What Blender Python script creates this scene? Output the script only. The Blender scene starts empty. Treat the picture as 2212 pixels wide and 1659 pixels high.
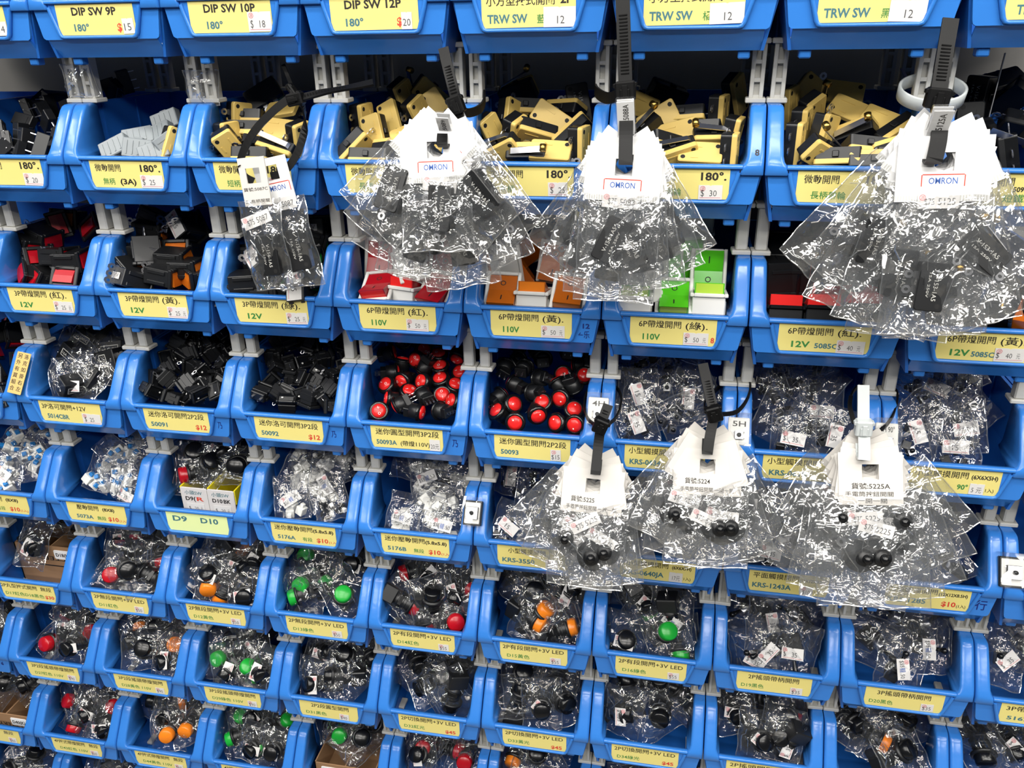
import bpy, math, random
from mathutils import Vector, Matrix, Euler

# ---------------------------------------------------------------- camera, light, exposure
# lengths are written in millimetres: MM turns them into metres. x runs along the shelf wall,
# y runs into the wall, z is up. Bin column c starts at x = 100*c, the lip of row r is at z = rowz(r).
MM = 0.001
ROW = [0.0, 103.9, 204.9, 305.4, 406.4, 507.1, 607.9, 713.1, 810.4]
TOP = 1550.0
def rowz(r): return TOP - ROW[r]
scn = bpy.context.scene
col = scn.collection
CAM = Vector((446.8, -547.8, TOP - 11.1))
RIGHT = Vector((0.9813367, 0.19154949, -0.01694309))
DOWN = Vector((0.06232963, -0.40019704, -0.91430703))
FWD = Vector((-0.18191562, 0.89618699, -0.40466726))
FPX = 1780.5
cam_data = bpy.data.cameras.new('camera')
cam_data.sensor_width = 36.0
cam_data.lens = 36.0 * FPX / 2212.0
cam_data.clip_start = 0.01
cam_data.clip_end = 50
cam = bpy.data.objects.new('camera', cam_data)
col.objects.link(cam)
rot = Matrix((RIGHT, -DOWN, -FWD)).transposed().to_4x4()
cam.matrix_world = Matrix.Translation(CAM * MM) @ rot
scn.camera = cam

def at(px, py, y):
    """the point of the place at depth y (mm) that stands behind a point of the photograph"""
    d = RIGHT * ((px - 1106) / FPX) + DOWN * ((py - 829.5) / FPX) + FWD
    return CAM + d * ((y - CAM.y) / d.y)

world = bpy.data.worlds.new('shop')
scn.world = world
world.use_nodes = True
bg = world.node_tree.nodes['Background']
bg.inputs[0].default_value = (0.82, 0.9, 1.0, 1)
bg.inputs[1].default_value = 0.11

def area(name, loc, size, size_y, power, look, color=(1, 0.97, 0.92)):
    d = bpy.data.lights.new(name, 'AREA')
    d.shape = 'RECTANGLE'; d.size = size; d.size_y = size_y; d.energy = power; d.color = color
    o = bpy.data.objects.new(name, d); col.objects.link(o)
    o.location = loc
    o.rotation_euler = (Vector(look) - Vector(loc)).to_track_quat('-Z', 'Y').to_euler()
    return o
# fluorescent ceiling tubes in the aisle, unseen; extra ones added for glints on film
for k, (x, y, w) in enumerate([(0.35, -0.62, 20), (1.75, -0.62, 16), (-1.05, -0.62, 14), (0.35, -1.3, 22), (1.75, -1.3, 18), (-1.05, -1.3, 14), (0.4, -2.3, 26), (2.0, -2.3, 20), (-1.2, -2.3, 20)]):
    area('ceiling_tube_light', (x, y, 2.72), 1.22, 0.1, w, (x * 0.7 + 0.1, 0.0, 1.1))

scn.view_settings.view_transform = 'Standard'
scn.view_settings.look = 'None'
scn.view_settings.gamma = 1.0
scn.view_settings.use_curve_mapping = False
scn.view_settings.exposure = -0.52
scn.cycles.transparent_max_bounces = 28
scn.cycles.max_bounces = 6
scn.cycles.diffuse_bounces = 2
scn.cycles.glossy_bounces = 2
scn.cycles.transmission_bounces = 4
scn.cycles.caustics_reflective = False
scn.cycles.caustics_refractive = False

# ---------------------------------------------------------------- materials
def s2l(c):
    return tuple((v / 255 / 12.92) if v / 255 <= 0.04045 else ((v / 255 + 0.055) / 1.055) ** 2.4 for v in c)
MATS = {}
def mat(name, rgb, rough=0.5, metal=0.0, spec=0.5, noise=None, bump=None, trans=0.0, alpha=1.0, subsurf=0.0, coat=0.0):
    m = bpy.data.materials.new(name); m.use_nodes = True
    nt = m.node_tree; b = nt.nodes['Principled BSDF']
    c = (*s2l(rgb), 1)
    b.inputs['Base Color'].default_value = c
    b.inputs['Roughness'].default_value = rough
    b.inputs['Metallic'].default_value = metal
    b.inputs['Specular IOR Level'].default_value = spec
    b.inputs['Transmission Weight'].default_value = trans
    b.inputs['Alpha'].default_value = alpha
    b.inputs['Coat Weight'].default_value = coat
    tc = nt.nodes.new('ShaderNodeTexCoord')
    if noise:
        scale, amount = noise
        n = nt.nodes.new('ShaderNodeTexNoise'); n.inputs['Scale'].default_value = scale; n.inputs['Detail'].default_value = 4
        nt.links.new(tc.outputs['Object'], n.inputs['Vector'])
        mx = nt.nodes.new('ShaderNodeMix'); mx.data_type = 'RGBA'
        mx.inputs[6].default_value = c
        mx.inputs[7].default_value = (*[v * (1 - amount) for v in c[:3]], 1)
        nt.links.new(n.outputs['Fac'], mx.inputs[0]); nt.links.new(mx.outputs[2], b.inputs['Base Color'])
    if bump:
        scale, strength, dist = bump
        n2 = nt.nodes.new('ShaderNodeTexNoise'); n2.inputs['Scale'].default_value = scale; n2.inputs['Detail'].default_value = 3
        nt.links.new(tc.outputs['Object'], n2.inputs['Vector'])
        bp = nt.nodes.new('ShaderNodeBump'); bp.inputs['Strength'].default_value = strength; bp.inputs['Distance'].default_value = dist
        nt.links.new(n2.outputs['Fac'], bp.inputs['Height']); nt.links.new(bp.outputs['Normal'], b.inputs['Normal'])
    MATS[name] = m
    return m

def film(name, gloss=0.14, milky=0.05, rough=0.08, tint=(1, 1, 1), scale=140, strength=0.6, edge=0.55, dist=0.006):
    """thin clear plastic film: mostly see-through, mirrors at the folds, a little milky"""
    m = bpy.data.materials.new(name); m.use_nodes = True
    nt = m.node_tree; nt.nodes.remove(nt.nodes['Principled BSDF'])
    out = nt.nodes['Material Output']; N = nt.nodes.new; L = nt.links.new
    tr = N('ShaderNodeBsdfTransparent'); tr.inputs[0].default_value = (*tint, 1)
    gl = N('ShaderNodeBsdfGlossy'); gl.inputs['Roughness'].default_value = rough
    df = N('ShaderNodeBsdfDiffuse'); df.inputs[0].default_value = (0.85, 0.88, 0.9, 1)
    tc = N('ShaderNodeTexCoord')
    vs = N('ShaderNodeVectorMath'); vs.operation = 'MULTIPLY'; vs.inputs[1].default_value = (1.0, 1.0, 0.5); L(tc.outputs['Object'], vs.inputs[0])
    ad = N('ShaderNodeTexVoronoi'); ad.feature = 'DISTANCE_TO_EDGE'; ad.inputs['Scale'].default_value = scale
    L(vs.outputs[0], ad.inputs['Vector'])
    bp = N('ShaderNodeBump'); bp.inputs['Strength'].default_value = strength; bp.inputs['Distance'].default_value = dist
    L(ad.outputs[0], bp.inputs['Height']); L(bp.outputs['Normal'], gl.inputs['Normal'])
    lw = N('ShaderNodeLayerWeight'); lw.inputs['Blend'].default_value = 0.35
    L(bp.outputs['Normal'], lw.inputs['Normal'])
    mr = N('ShaderNodeMapRange'); mr.inputs['To Min'].default_value = gloss; mr.inputs['To Max'].default_value = edge
    L(lw.outputs['Facing'], mr.inputs['Value'])
    m1 = N('ShaderNodeMixShader'); m1.inputs[0].default_value = milky
    L(tr.outputs[0], m1.inputs[1]); L(df.outputs[0], m1.inputs[2])
    m2 = N('ShaderNodeMixShader'); L(mr.outputs[0], m2.inputs[0]); L(m1.outputs[0], m2.inputs[1]); L(gl.outputs[0], m2.inputs[2])
    L(m2.outputs[0], out.inputs[0])
    MATS[name] = m
    return m

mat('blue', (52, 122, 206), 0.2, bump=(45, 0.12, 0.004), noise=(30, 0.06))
mat('blue_shaded', (30, 98, 184), 0.42, noise=(30, 0.1))  # same bin plastic, darkened: shade inside the tub is put in the colour
mat('spacer', (205, 204, 198), 0.55, noise=(80, 0.12))
mat('card', (228, 214, 130), 0.42, noise=(25, 0.05))
mat('card_green', (222, 236, 170), 0.45, noise=(25, 0.05))
mat('sticker', (216, 214, 212), 0.55, noise=(40, 0.05))
mat('paper', (240, 240, 240), 0.55, noise=(40, 0.04))
mat('paper_dull', (212, 208, 206), 0.6, noise=(60, 0.12))
mat('card_white', (214, 210, 204), 0.6, noise=(60, 0.08))
mat('ink', (34, 30, 26), 0.6)
mat('ink_green', (52, 128, 60), 0.6)
mat('ink_teal', (62, 112, 122), 0.6)
mat('ink_red', (206, 68, 48), 0.6)
mat('ink_blue', (50, 92, 170), 0.6)
mat('ink_grey', (70, 70, 72), 0.6)
mat('stamp_red', (206, 104, 110), 0.6)
mat('marker_blue', (14, 34, 110), 0.5)
mat('board', (140, 138, 134), 0.7, noise=(12, 0.3))
mat('floor_tile', (150, 146, 138), 0.4, noise=(4, 0.15))
mat('ceiling_white', (238, 238, 234), 0.7, noise=(3, 0.04))
mat('black', (24, 25, 27), 0.38, noise=(90, 0.25))
mat('black_gloss', (16, 17, 19), 0.22)
mat('black_tie', (6, 6, 7), 0.5, spec=0.25)
mat('dark', (8, 8, 9), 0.7)
mat('tan', (222, 190, 106), 0.48, noise=(60, 0.06))
mat('steel', (205, 205, 208), 0.28, 1.0)
mat('brass', (196, 160, 84), 0.3, 1.0)
mat('white', (232, 231, 226), 0.4)
mat('frost', (160, 168, 172), 0.35, trans=0.35)
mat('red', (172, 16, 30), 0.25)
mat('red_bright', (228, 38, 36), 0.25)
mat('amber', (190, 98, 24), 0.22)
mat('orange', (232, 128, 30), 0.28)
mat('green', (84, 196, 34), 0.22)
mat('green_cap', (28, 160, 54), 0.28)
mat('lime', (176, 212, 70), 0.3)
mat('button_blue', (30, 120, 190), 0.35)
mat('cardboard', (158, 122, 88), 0.7, noise=(40, 0.2))
mat('yellow', (232, 214, 30), 0.4)
mat('kraft', (216, 184, 112), 0.6, noise=(30, 0.2))
mat('milk_tie', (214, 220, 220), 0.3, trans=0.2)
film('film', gloss=0.095, milky=0.03, rough=0.05, strength=1.0, edge=0.5, scale=58, dist=0.0075)
film('film_fold', gloss=0.4, milky=0.12, rough=0.12, strength=0.4, edge=0.6, scale=60, dist=0.003)
film('film_heap', gloss=0.07, milky=0.015, rough=0.05, strength=1.0, edge=0.45, scale=60, dist=0.005)
film('cover_film', gloss=0.05, milky=0.01, rough=0.05, strength=0.25, scale=60, edge=0.4)

# ---------------------------------------------------------------- mesh building
class MB:
    """collects pieces (millimetres) into ONE mesh object"""
    def __init__(s): s.v = []; s.f = []; s.m = []; s.sm = []; s.slots = []
    def slot(s, m):
        if m not in s.slots: s.slots.append(m)
        return s.slots.index(m)
    def add(s, vs, fs, m, M=None, smooth=False):
        o = len(s.v)
        if M is not None: vs = [M @ Vector(v) for v in vs]
        s.v.extend([tuple(v) for v in vs]); k = s.slot(m)
        for f in fs:
            s.f.append([i + o for i in f]); s.m.append(k); s.sm.append(smooth)
        return s
    def box(s, x0, x1, y0, y1, z0, z1, m, M=None, b=0.0):
        if b <= 0:
            vs = [(x, y, z) for x in (x0, x1) for y in (y0, y1) for z in (z0, z1)]
            return s.add(vs, [(0, 1, 3, 2), (4, 6, 7, 5), (0, 4, 5, 1), (2, 3, 7, 6), (0, 2, 6, 4), (1, 5, 7, 3)], m, M)
        lo, hi = (x0, y0, z0), (x1, y1, z1); b = min(b, *[0.49 * (hi[i] - lo[i]) for i in range(3)])
        vs = []; idx = {}
        for ax in range(3):
            for sx in (0, 1):
                for sy in (0, 1):
                    for sz in (0, 1):
                        sg = (sx, sy, sz)
                        p = [0, 0, 0]
                        for k in range(3):
                            e = hi[k] if sg[k] else lo[k]
                            p[k] = e if k == ax else e + (-b if sg[k] else b)
                        idx[(ax, sg)] = len(vs); vs.append(tuple(p))
        fs = []
        for ax in range(3):
            u, w = [k for k in range(3) if k != ax]
            for sd in (0, 1):
                def c(a, bb):
                    sg = [0, 0, 0]; sg[ax] = sd; sg[u] = a; sg[w] = bb; return idx[(ax, tuple(sg))]
                q = [c(0, 0), c(1, 0), c(1, 1), c(0, 1)]
                fs.append(q if (sd == (0 if ax == 1 else 1)) else q[::-1])
        for a1 in range(3):
            for a2 in range(a1 + 1, 3):
                a3 = 3 - a1 - a2
                for d1 in (0, 1):
                    for d2 in (0, 1):
                        def c2(ax, d3):
                            sg = [0, 0, 0]; sg[a1] = d1; sg[a2] = d2; sg[a3] = d3; return idx[(ax, tuple(sg))]
                        q = [c2(a1, 0), c2(a1, 1), c2(a2, 1), c2(a2, 0)]
                        fs.append(q)
        for sx in (0, 1):
            for sy in (0, 1):
                for sz in (0, 1):
                    fs.append([idx[(0, (sx, sy, sz))], idx[(1, (sx, sy, sz))], idx[(2, (sx, sy, sz))]])
        ce = [(lo[i] + hi[i]) / 2 for i in range(3)]
        out = []
        for f in fs:
            p = [Vector(vs[i]) for i in f]
            n = (p[1] - p[0]).cross(p[2] - p[0])
            fc = sum(p, Vector()) / len(p) - Vector(ce)
            out.append(f if n.dot(fc) > 0 else f[::-1])
        return s.add(vs, out, m, M)
    def hexa(s, p, m, M=None):
        return s.add(p, [(0, 3, 2, 1), (4, 5, 6, 7), (0, 1, 5, 4), (1, 2, 6, 5), (2, 3, 7, 6), (3, 0, 4, 7)], m, M)
    def prism(s, poly, y0, y1, m, M=None, axis='y', smooth=False):
        """poly in (x,z) extruded along y; axis 'x': poly in (y,z) along x; axis 'z': poly in (x,y) along z"""
        n = len(poly)
        def P(a, b, d): return (a, d, b) if axis == 'y' else ((d, a, b) if axis == 'x' else (a, b, d))
        vs = [P(a, b, y0) for a, b in poly] + [P(a, b, y1) for a, b in poly]
        fs = [list(range(n)), list(range(2 * n - 1, n - 1, -1))]
        ar = sum(poly[i][0] * poly[(i + 1) % n][1] - poly[(i + 1) % n][0] * poly[i][1] for i in range(n))
        side = [[i, i + n, (i + 1) % n + n, (i + 1) % n] for i in range(n)]
        fs += side
        flip = (ar < 0) ^ (axis in ('x', 'z'))
        flip = flip ^ (y1 < y0)
        if flip: fs = [f[::-1] for f in fs]
        return s.add(vs, fs, m, M, smooth)
    def loft(s, rings, m, M=None, caps=True, closed=True, smooth=True):
        n = len(rings[0]); vs = [p for r in rings for p in r]; fs = []
        for i in range(len(rings) - 1):
            for j in range(n if closed else n - 1):
                a = i * n + j; b = i * n + (j + 1) % n
                fs.append([a, b, b + n, a + n])
        s.add(vs, fs, m, M, smooth)
        if caps:
            s.add(rings[0], [list(range(n))[::-1]], m, M); s.add(rings[-1], [list(range(n))], m, M)
        return s
    def lathe(s, prof, m, M=None, n=20, smooth=True, axis='y'):
        """prof: (radius, along) pairs turned around the local y axis"""
        rings = []
        for r, a in prof:
            ring = []
            for k in range(n):
                t = 2 * math.pi * k / n
                c, d = r * math.cos(t), r * math.sin(t)
                ring.append((c, a, d) if axis == 'y' else ((a, c, d) if axis == 'x' else (c, d, a)))
            rings.append(ring)
        return s.loft(rings, m, M, smooth=smooth)
    def tube(s, pts, r, m, M=None, n=8, flat=None, smooth=True):
        pts = [Vector(p) for p in pts]; rings = []
        up = Vector((0, 1, 0.123)).normalized()
        for i, p in enumerate(pts):
            t = (pts[min(i + 1, len(pts) - 1)] - pts[max(i - 1, 0)]).normalized()
            a = t.cross(up)
            if a.length < 1e-3: a = t.cross(Vector((1, 0, 0)))
            a.normalize(); b = a.cross(t).normalized()
            ra, rb = (r, r) if flat is None else flat
            rings.append([p + a * (ra * math.cos(2 * math.pi * k / n)) + b * (rb * math.sin(2 * math.pi * k / n)) for k in range(n)])
        return s.loft(rings, m, M, smooth=smooth)
    def ribbon(s, pts, w, t, m, M=None, wdir=None):
        """a flat strap of width w and thickness t along pts; wdir: direction of its width"""
        pts = [Vector(p) for p in pts]; rings = []
        for i, p in enumerate(pts):
            tg = (pts[min(i + 1, len(pts) - 1)] - pts[max(i - 1, 0)]).normalized()
            wd = Vector(wdir[i] if isinstance(wdir, list) else (wdir or (1, 0, 0)))
            wd = (wd - tg * wd.dot(tg)).normalized(); nn = tg.cross(wd).normalized()
            rings.append([p + wd * (w / 2) + nn * (t / 2), p + wd * (w / 2) - nn * (t / 2), p - wd * (w / 2) - nn * (t / 2), p - wd * (w / 2) + nn * (t / 2)])
        return s.loft(rings, m, M, smooth=False)
    def merge(s, o, M=None):
        for fi, f in enumerate(o.f):
            pass
        off = len(s.v)
        s.v.extend([tuple(M @ Vector(v)) if M is not None else v for v in o.v])
        for f, k, sm in zip(o.f, o.m, o.sm):
            s.f.append([i + off for i in f]); s.m.append(s.slot(o.slots[k])); s.sm.append(sm)
        return s
    def mesh(s, name):
        me = bpy.data.meshes.new(name)
        me.from_pydata([(v[0] * MM, v[1] * MM, v[2] * MM) for v in s.v], [], s.f)
        for m in s.slots: me.materials.append(MATS[m])
        me.polygons.foreach_set('material_index', s.m)
        me.polygons.foreach_set('use_smooth', s.sm)
        me.update()
        return me

def link(name, me, parent=None, M=None):
    o = bpy.data.objects.new(name, me); col.objects.link(o)
    if parent is not None: o.parent = parent
    if M is not None: o.matrix_local = M
    return o
def T(x, y, z): return Matrix.Translation((x * MM, y * MM, z * MM))
def TM(x, y, z): return Matrix.Translation((x, y, z))
def RX(a): return Matrix.Rotation(math.radians(a), 4, 'X')
def RY(a): return Matrix.Rotation(math.radians(a), 4, 'Y')
def RZ(a): return Matrix.Rotation(math.radians(a), 4, 'Z')
def tag(o, label, cat, group=None, kind=None):
    o['label'] = label; o['category'] = cat
    if group: o['group'] = group
    if kind: o['kind'] = kind
    return o
def thing(name, M, label, cat, group=None):
    o = bpy.data.objects.new(name, None); col.objects.link(o)
    o.empty_display_size = 0.005
    o.matrix_world = M
    return tag(o, label, cat, group)

# ---------------------------------------------------------------- lettering
_glyph = {}
def glyphs(text, bold=0.012):
    if any(ord(ch) > 0x2e80 for ch in text): bold = min(bold, 0.009)
    elif bold > .015: bold = 0.03
    key = (text, bold)
    if key in _glyph: return _glyph[key]
    cu = bpy.data.curves.new('lettering', 'FONT')
    cu.body = text; cu.size = 1.0; cu.resolution_u = 2; cu.offset = bold
    o = bpy.data.objects.new('lettering', cu); col.objects.link(o)
    dg = bpy.context.evaluated_depsgraph_get(); dg.update()
    ev = o.evaluated_get(dg); me = ev.to_mesh()
    vs = [(v.co.x, v.co.y) for v in me.vertices]; fs = [list(p.vertices) for p in me.polygons]
    ev.to_mesh_clear()
    bpy.data.objects.remove(o); bpy.data.curves.remove(cu)
    x0 = min([v[0] for v in vs] or [0]); x1 = max([v[0] for v in vs] or [1])
    _glyph[key] = (vs, fs, x0, x1)
    return _glyph[key]
def write(mb, text, x0, x1, z, h, m, M=None, y=-0.12, bold=0.012, slant=0.0):
    """letters on a sheet that faces -y: from x0 to x1 (None: natural width), base line z, capitals h high"""
    vs, fs, a, b = glyphs(text, bold)
    if not vs: return
    sz = h / 0.73
    sx = sz if x1 is None else (x1 - x0) / max(1e-6, b - a)
    pv = [(x0 + (u - a) * sx + slant * w * sz, y, z + w * sz) for u, w in vs]
    mb.add(pv, fs, m, M)
def ring2d(mb, cx, cz, r, w, m, M=None, y=-0.12, n=18):
    vs = []
    for k in range(n):
        t = 2 * math.pi * k / n
        vs += [(cx + r * math.cos(t), y, cz + r * math.sin(t)), (cx + (r - w) * math.cos(t), y, cz + (r - w) * math.sin(t))]
    fs = [[2 * k, 2 * ((k + 1) % n), 2 * ((k + 1) % n) + 1, 2 * k + 1] for k in range(n)]
    mb.add(vs, fs, m, M)
def rect2d(mb, x0, x1, z0, z1, m, M=None, y=-0.12):
    mb.add([(x0, y, z0), (x1, y, z0), (x1, y, z1), (x0, y, z1)], [[0, 1, 2, 3]], m, M)
def disc2d(mb, cx, cz, r, m, M=None, y=-0.12, n=14, rz=None):
    rz = rz or r
    mb.add([(cx + r * math.cos(2 * math.pi * k / n), y, cz + rz * math.sin(2 * math.pi * k / n)) for k in range(n)], [list(range(n))], m, M)
# ---------------------------------------------------------------- storage bins
def post_mesh(sgn):
    mb = MB()
    # z, inner x, front y, back y
    prof = [(0, 14.5, 0.6, 6), (0.5, 14.5, 0.1, 12), (5.2, 14.2, 0, 30), (6.2, 13.2, 0.2, 38), (8, 12.0, 0.9, 38), (11, 11.2, 2.6, 38), (18, 10.9, 7.6, 38),
            (28, 10.7, 14.8, 38), (36, 10.5, 20.8, 38), (38.6, 10.3, 23.4, 38), (39.8, 9.6, 25.6, 37.6), (40.2, 8.6, 28, 37)]
    rings = []
    for z, xi, yf, yb in prof:
        x0 = 0.45; r = 2.6 if z > 1 else 1.5
        ring = [(x0, yb, z)]
        for k in range(5):
            t = math.pi + k * math.pi / 8
            ring.append((x0 + r + r * math.cos(t), yf + r + r * math.sin(t) * 1.0, z))
        for k in range(5):
            t = 1.5 * math.pi + k * math.pi / 8
            ring.append((xi - r + r * math.cos(t), yf + r + r * math.sin(t), z))
        ring.append((xi, yb, z))
        rings.append(ring if sgn > 0 else [(100 - x, y, zz) for x, y, zz in ring][::-1])
    mb.loft(rings, 'blue')
    return mb.mesh('side_post')
def frame_mesh():
    mb = MB()
    # front panel, then the raised rim that runs round the label
    mb.prism([(14, 6), (86, 6), (79.5, -19), (20.5, -19)], 2.0, 4.0, 'blue')
    path = [(15.5, 1.5), (16.4, -2.5), (20.2, -15), (21.4, -17), (23.6, -17.6), (76.4, -17.6), (78.6, -17), (79.8, -15), (83.6, -2.5), (84.5, 1.5)]
    rings = []
    for i, (x, z) in enumerate(path):
        a = Vector(path[max(i - 1, 0)]); b = Vector(path[min(i + 1, len(path) - 1)])
        t = (b - a).normalized(); n = Vector((-t.y, t.x))
        w = 2.3 if 3 < i < 6 or i in (4, 5) else 2.6
        sec = [(-w * 0.5, 3), (-w * 0.5, 0.9), (-w * 0.5 + 0.7, 0.1), (w * 0.5 - 0.7, 0.1), (w * 0.5, 0.9), (w * 0.5, 3)]
        rings.append([(x + n.x * u, yy, z + n.y * u) for u, yy in sec])
    mb.loft(rings, 'blue')
    # top rim, rounded
    mb.loft([[(x, y, z) for y, z in ((0.3, 3.6), (0.0, 4.4), (0.2, 5.8), (1.2, 6.4), (4.2, 6.4), (4.2, 3.6))] for x in (13.5, 86.5)], 'blue')
    # wings either side
    for sg in (0, 1):
        def X(x): return x if sg == 0 else 100 - x
        poly = [(2.2, 0.5), (16.5, 0.5), (21.5, -19), (7.2, -19), (5.6, -18.0), (5.0, -16.2)]
        poly = [(X(x), z) for x, z in poly]
        mb.prism(poly if sg == 0 else poly[::-1], 3.0, 5.0, 'blue')
    return mb.mesh('label_frame')
def tub_mesh():
    mb = MB()
    for sg in (0, 1):
        def X(x): return x if sg == 0 else 100 - x
        poly = [(4, 0), (5, 5), (26, 39), (38.5, 40), (150, 40), (150, 0)]
        mb.prism([(a, b) for a, b in poly], X(0.6), X(3.0), 'blue_shaded', axis='x')
        mb.hexa([(X(7), 10, -31), (X(9), 10, -31), (X(9), 150, -31), (X(7), 150, -31), (X(0.8), 5, 0.2), (X(3), 5, 0.2), (X(3), 150, 0.2), (X(0.8), 150, 0.2)], 'blue_shaded')
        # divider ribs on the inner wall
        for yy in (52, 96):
            mb.box(min(X(3), X(4.2)), max(X(3), X(4.2)), yy, yy + 1.5, -28, 38, 'blue_shaded')
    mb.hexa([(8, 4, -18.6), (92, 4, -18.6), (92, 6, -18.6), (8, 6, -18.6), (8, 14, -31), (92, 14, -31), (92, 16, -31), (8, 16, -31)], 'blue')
    mb.box(8, 92, 14, 150, -31, -29, 'blue_shaded')
    mb.box(0.6, 99.4, 148, 150, -29, 40, 'blue_shaded')
    return mb.mesh('tub')
def foot_mesh():
    mb = MB(); mb.box(-3.6, 3.6, -4, 4, -5, 0.3, 'blue', b=0.8); return mb.mesh('foot')
POST_L, POST_R, FRAME, TUB, FOOT = post_mesh(1), post_mesh(-1), frame_mesh(), tub_mesh(), foot_mesh()

K, G, B, R_, Y_ = 'ink', 'ink_green', 'ink_teal', 'ink_red', 'ink_grey'
# every bin: what its label says (text, from x, to x, base line, capital height, ink), price sticker, and a short key for describing it
# the label card is 59 x 19.5 mm; sticker: (x, z, width, height, [(text, x0, x1, z, h)], stamp)
def st(x, z, w, h, txt, stamp=True, under=True): return (x, z, w, h, txt, stamp, under)
def P(n, yuan=False, w=17, x=42, z=0.2):
    t = [('$', x and 1.5, 3.6, 2.2, 4.4), (n, 7, 11.5, 2.2, 4.0)]
    if yuan: t = [('$', 1.0, 3.0, 2.4, 4.0), (n, 6.8, 10.6, 2.4, 3.6), ('元', 13.2, 15.4, 2.4, 3.2)]
    return st(x, z, w, 9.2, t)
def PS(n, x=44): return st(x, 0.6, 9.5, 7.2, [('$' + n, 1.2, 7.6, 1.2, 3.6)], True, False)
MICRO = ('微動開關', 4, 25, 12.2, 4.2, K)
DEG = ('180°.', 41, 57, 12.2, 5.0, K)
BINS = {}
def cell(r, c, key, texts, sticker=None, card='card'): BINS[(r, c)] = (key, texts, sticker, card)
def dip(n, price, x):
    return [('DIP SW ' + n, 12, x, 12.6, 5.0, K), ('180°', 12, 23.5, 2.6, 4.6, B), ('$', 45, 48.5, 2.4, 5, R_)]
cell(0, -1, 'cut-off DIP', [('DIP SW 8P', 12, 44, 12.6, 5, K)], st(50, .4, 9, 9, [('14', 2, 7, 2, 4.6)], False, False))
cell(0, 0, 'DIP SW 9P', dip('9P', 15, 46), st(49.5, .4, 8.5, 9.6, [('15', 1.2, 6.4, 2, 4.8)], False, False))
cell(0, 1, 'DIP SW 10P', [('DIP SW 10P', 11, 48, 12.6, 5, K), ('180°', 12, 23.5, 2.6, 4.6, B)], st(42, .4, 16.5, 12, [('$', 1.6, 3.6, 2.4, 5), ('18', 8, 12, 2.4, 4.6)]))
cell(0, 2, 'DIP SW 12P', [('DIP SW 12P', 10, 48, 12.8, 5, K), ('180°', 10, 22, 2.6, 4.6, B), ('$', 44.5, 48, 2.2, 5, R_)], st(47.5, .4, 7, 10, [('20', 1, 6, 2, 4.4)], False, False))
for c, k, ch in ((3, 'TRW SW blue', '藍'), (4, 'TRW SW orange', '橘'), (5, 'TRW SW black', '黑')):
    cell(0, c, k, [('小方型按式開關', 3, 46, 13, 4.4, K), ('2P', 49.5, 57, 13.2, 4.8, K), ('TRW SW', 3.5, 29, 2.8, 5, B), (ch, 35, 40, 2.6, 4, G)], st(39, .2, 20, 11.5, [('12', 8.5, 13, 2, 4.6)], False, False))
cell(0, 6, 'cut-off TRW', [('小方型按式開關', 3, 46, 13, 4.4, K), ('TRW SW', 6, 30, 2.8, 5, B)])
cell(1, -1, 'twenty dollar micro', [MICRO, DEG], P('20'))
cell(1, 0, 'handle-less micro', [MICRO, DEG, ('無柄', 9, 18.5, 2.6, 3.8, G), ('(3A)', 23, 36, 2.8, 4, K)], P('25', x=40, w=18))
cell(1, 1, 'short-handle micro', [MICRO, DEG, ('短柄', 9, 19, 2.6, 3.8, G)], P('25', x=41, w=17))
cell(1, 2, 'mid-handle micro', [MICRO, DEG, ('長柄', 9, 19, 2.6, 3.8, G)], P('25'))
cell(1, 3, 'twenty-five dollar micro', [MICRO, DEG, ('中柄', 9, 19, 2.6, 3.8, G)], P('25', x=42, w=13))
cell(1, 4, 'thirty dollar wheeled micro', [MICRO, DEG, ('短柄帶輪', 9, 29, 2.6, 3.8, G)], P('30', x=40, w=15))
cell(1, 5, 'long-handle wheeled micro', [MICRO, DEG, ('長柄帶輪', 9, 30, 2.6, 3.8, G)])
cell(1, 6, 'steel wire micro', [MICRO, ('5099', 25, 33, 8.5, 3, K), ('短鐵絲', 20, 38, 2.6, 3.8, G)])
def lit(n, ch, v, extra=None):
    t = [(n + '帶燈開關', 6, 35, 12.4, 4.2, K), ('(' + ch + ').', 38, 53, 12.2, 4.4, K), (v, 9, 21, 3, 4.4, G)]
    return t + (extra or [])
cell(2, -1, '3P 12V red', lit('3P', '紅', '12V'), P('25', True, x=40))
cell(2, 0, '3P 12V yellow', lit('3P', '黃', '12V'), P('25', True, x=41))
cell(2, 1, '3P 12V green', lit('3P', '綠', '12V'), P('25', True, x=41))
cell(2, 2, '6P 110V red', lit('6P', '紅', '110V'), P('50', True, x=36))
cell(2, 3, '6P 110V yellow', lit('6P', '黃', '110V'), P('50', True, x=37))
cell(2, 4, '6P 110V green', lit('6P', '綠', '110V', [('8', 55.5, 58, 2.6, 4, R_)]), P('50', True, x=37))
cell(2, 5, '6P 12V red 5085C', lit('6P', '紅', '12V', [('5085C', 24, 39, 2.8, 3.6, B)]), P('40', True, x=38, w=18))
cell(2, 6, '6P 12V yellow 5085C', lit('6P', '黃', '12V', [('5085C', 22, 36, 2.8, 3.6, B)]), P('40', True, x=36, w=18))
cell(3, -2, 'unmarked edge rocker', [('3P洛可開關', 4, 34, 12.4, 4.2, K)], P('25'))
cell(3, -1, '5014CBR', [('3P洛可開關+12V', 2.5, 45, 12.0, 4.2, K), ('5014CBR', 6, 27, 3, 4.2, B)], st(40, .2, 17.5, 9.5, [('$', 2, 4, 2.2, 4.4), ('25', 7, 11, 2.2, 4)]))
cell(3, 0, '2P mini rocker', [('迷你洛可開關2P2段', 4, 55, 12, 4.2, K), ('50091', 5, 20, 3, 4, B), ('$12', 46, 56, 2.6, 4.2, R_)])
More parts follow.
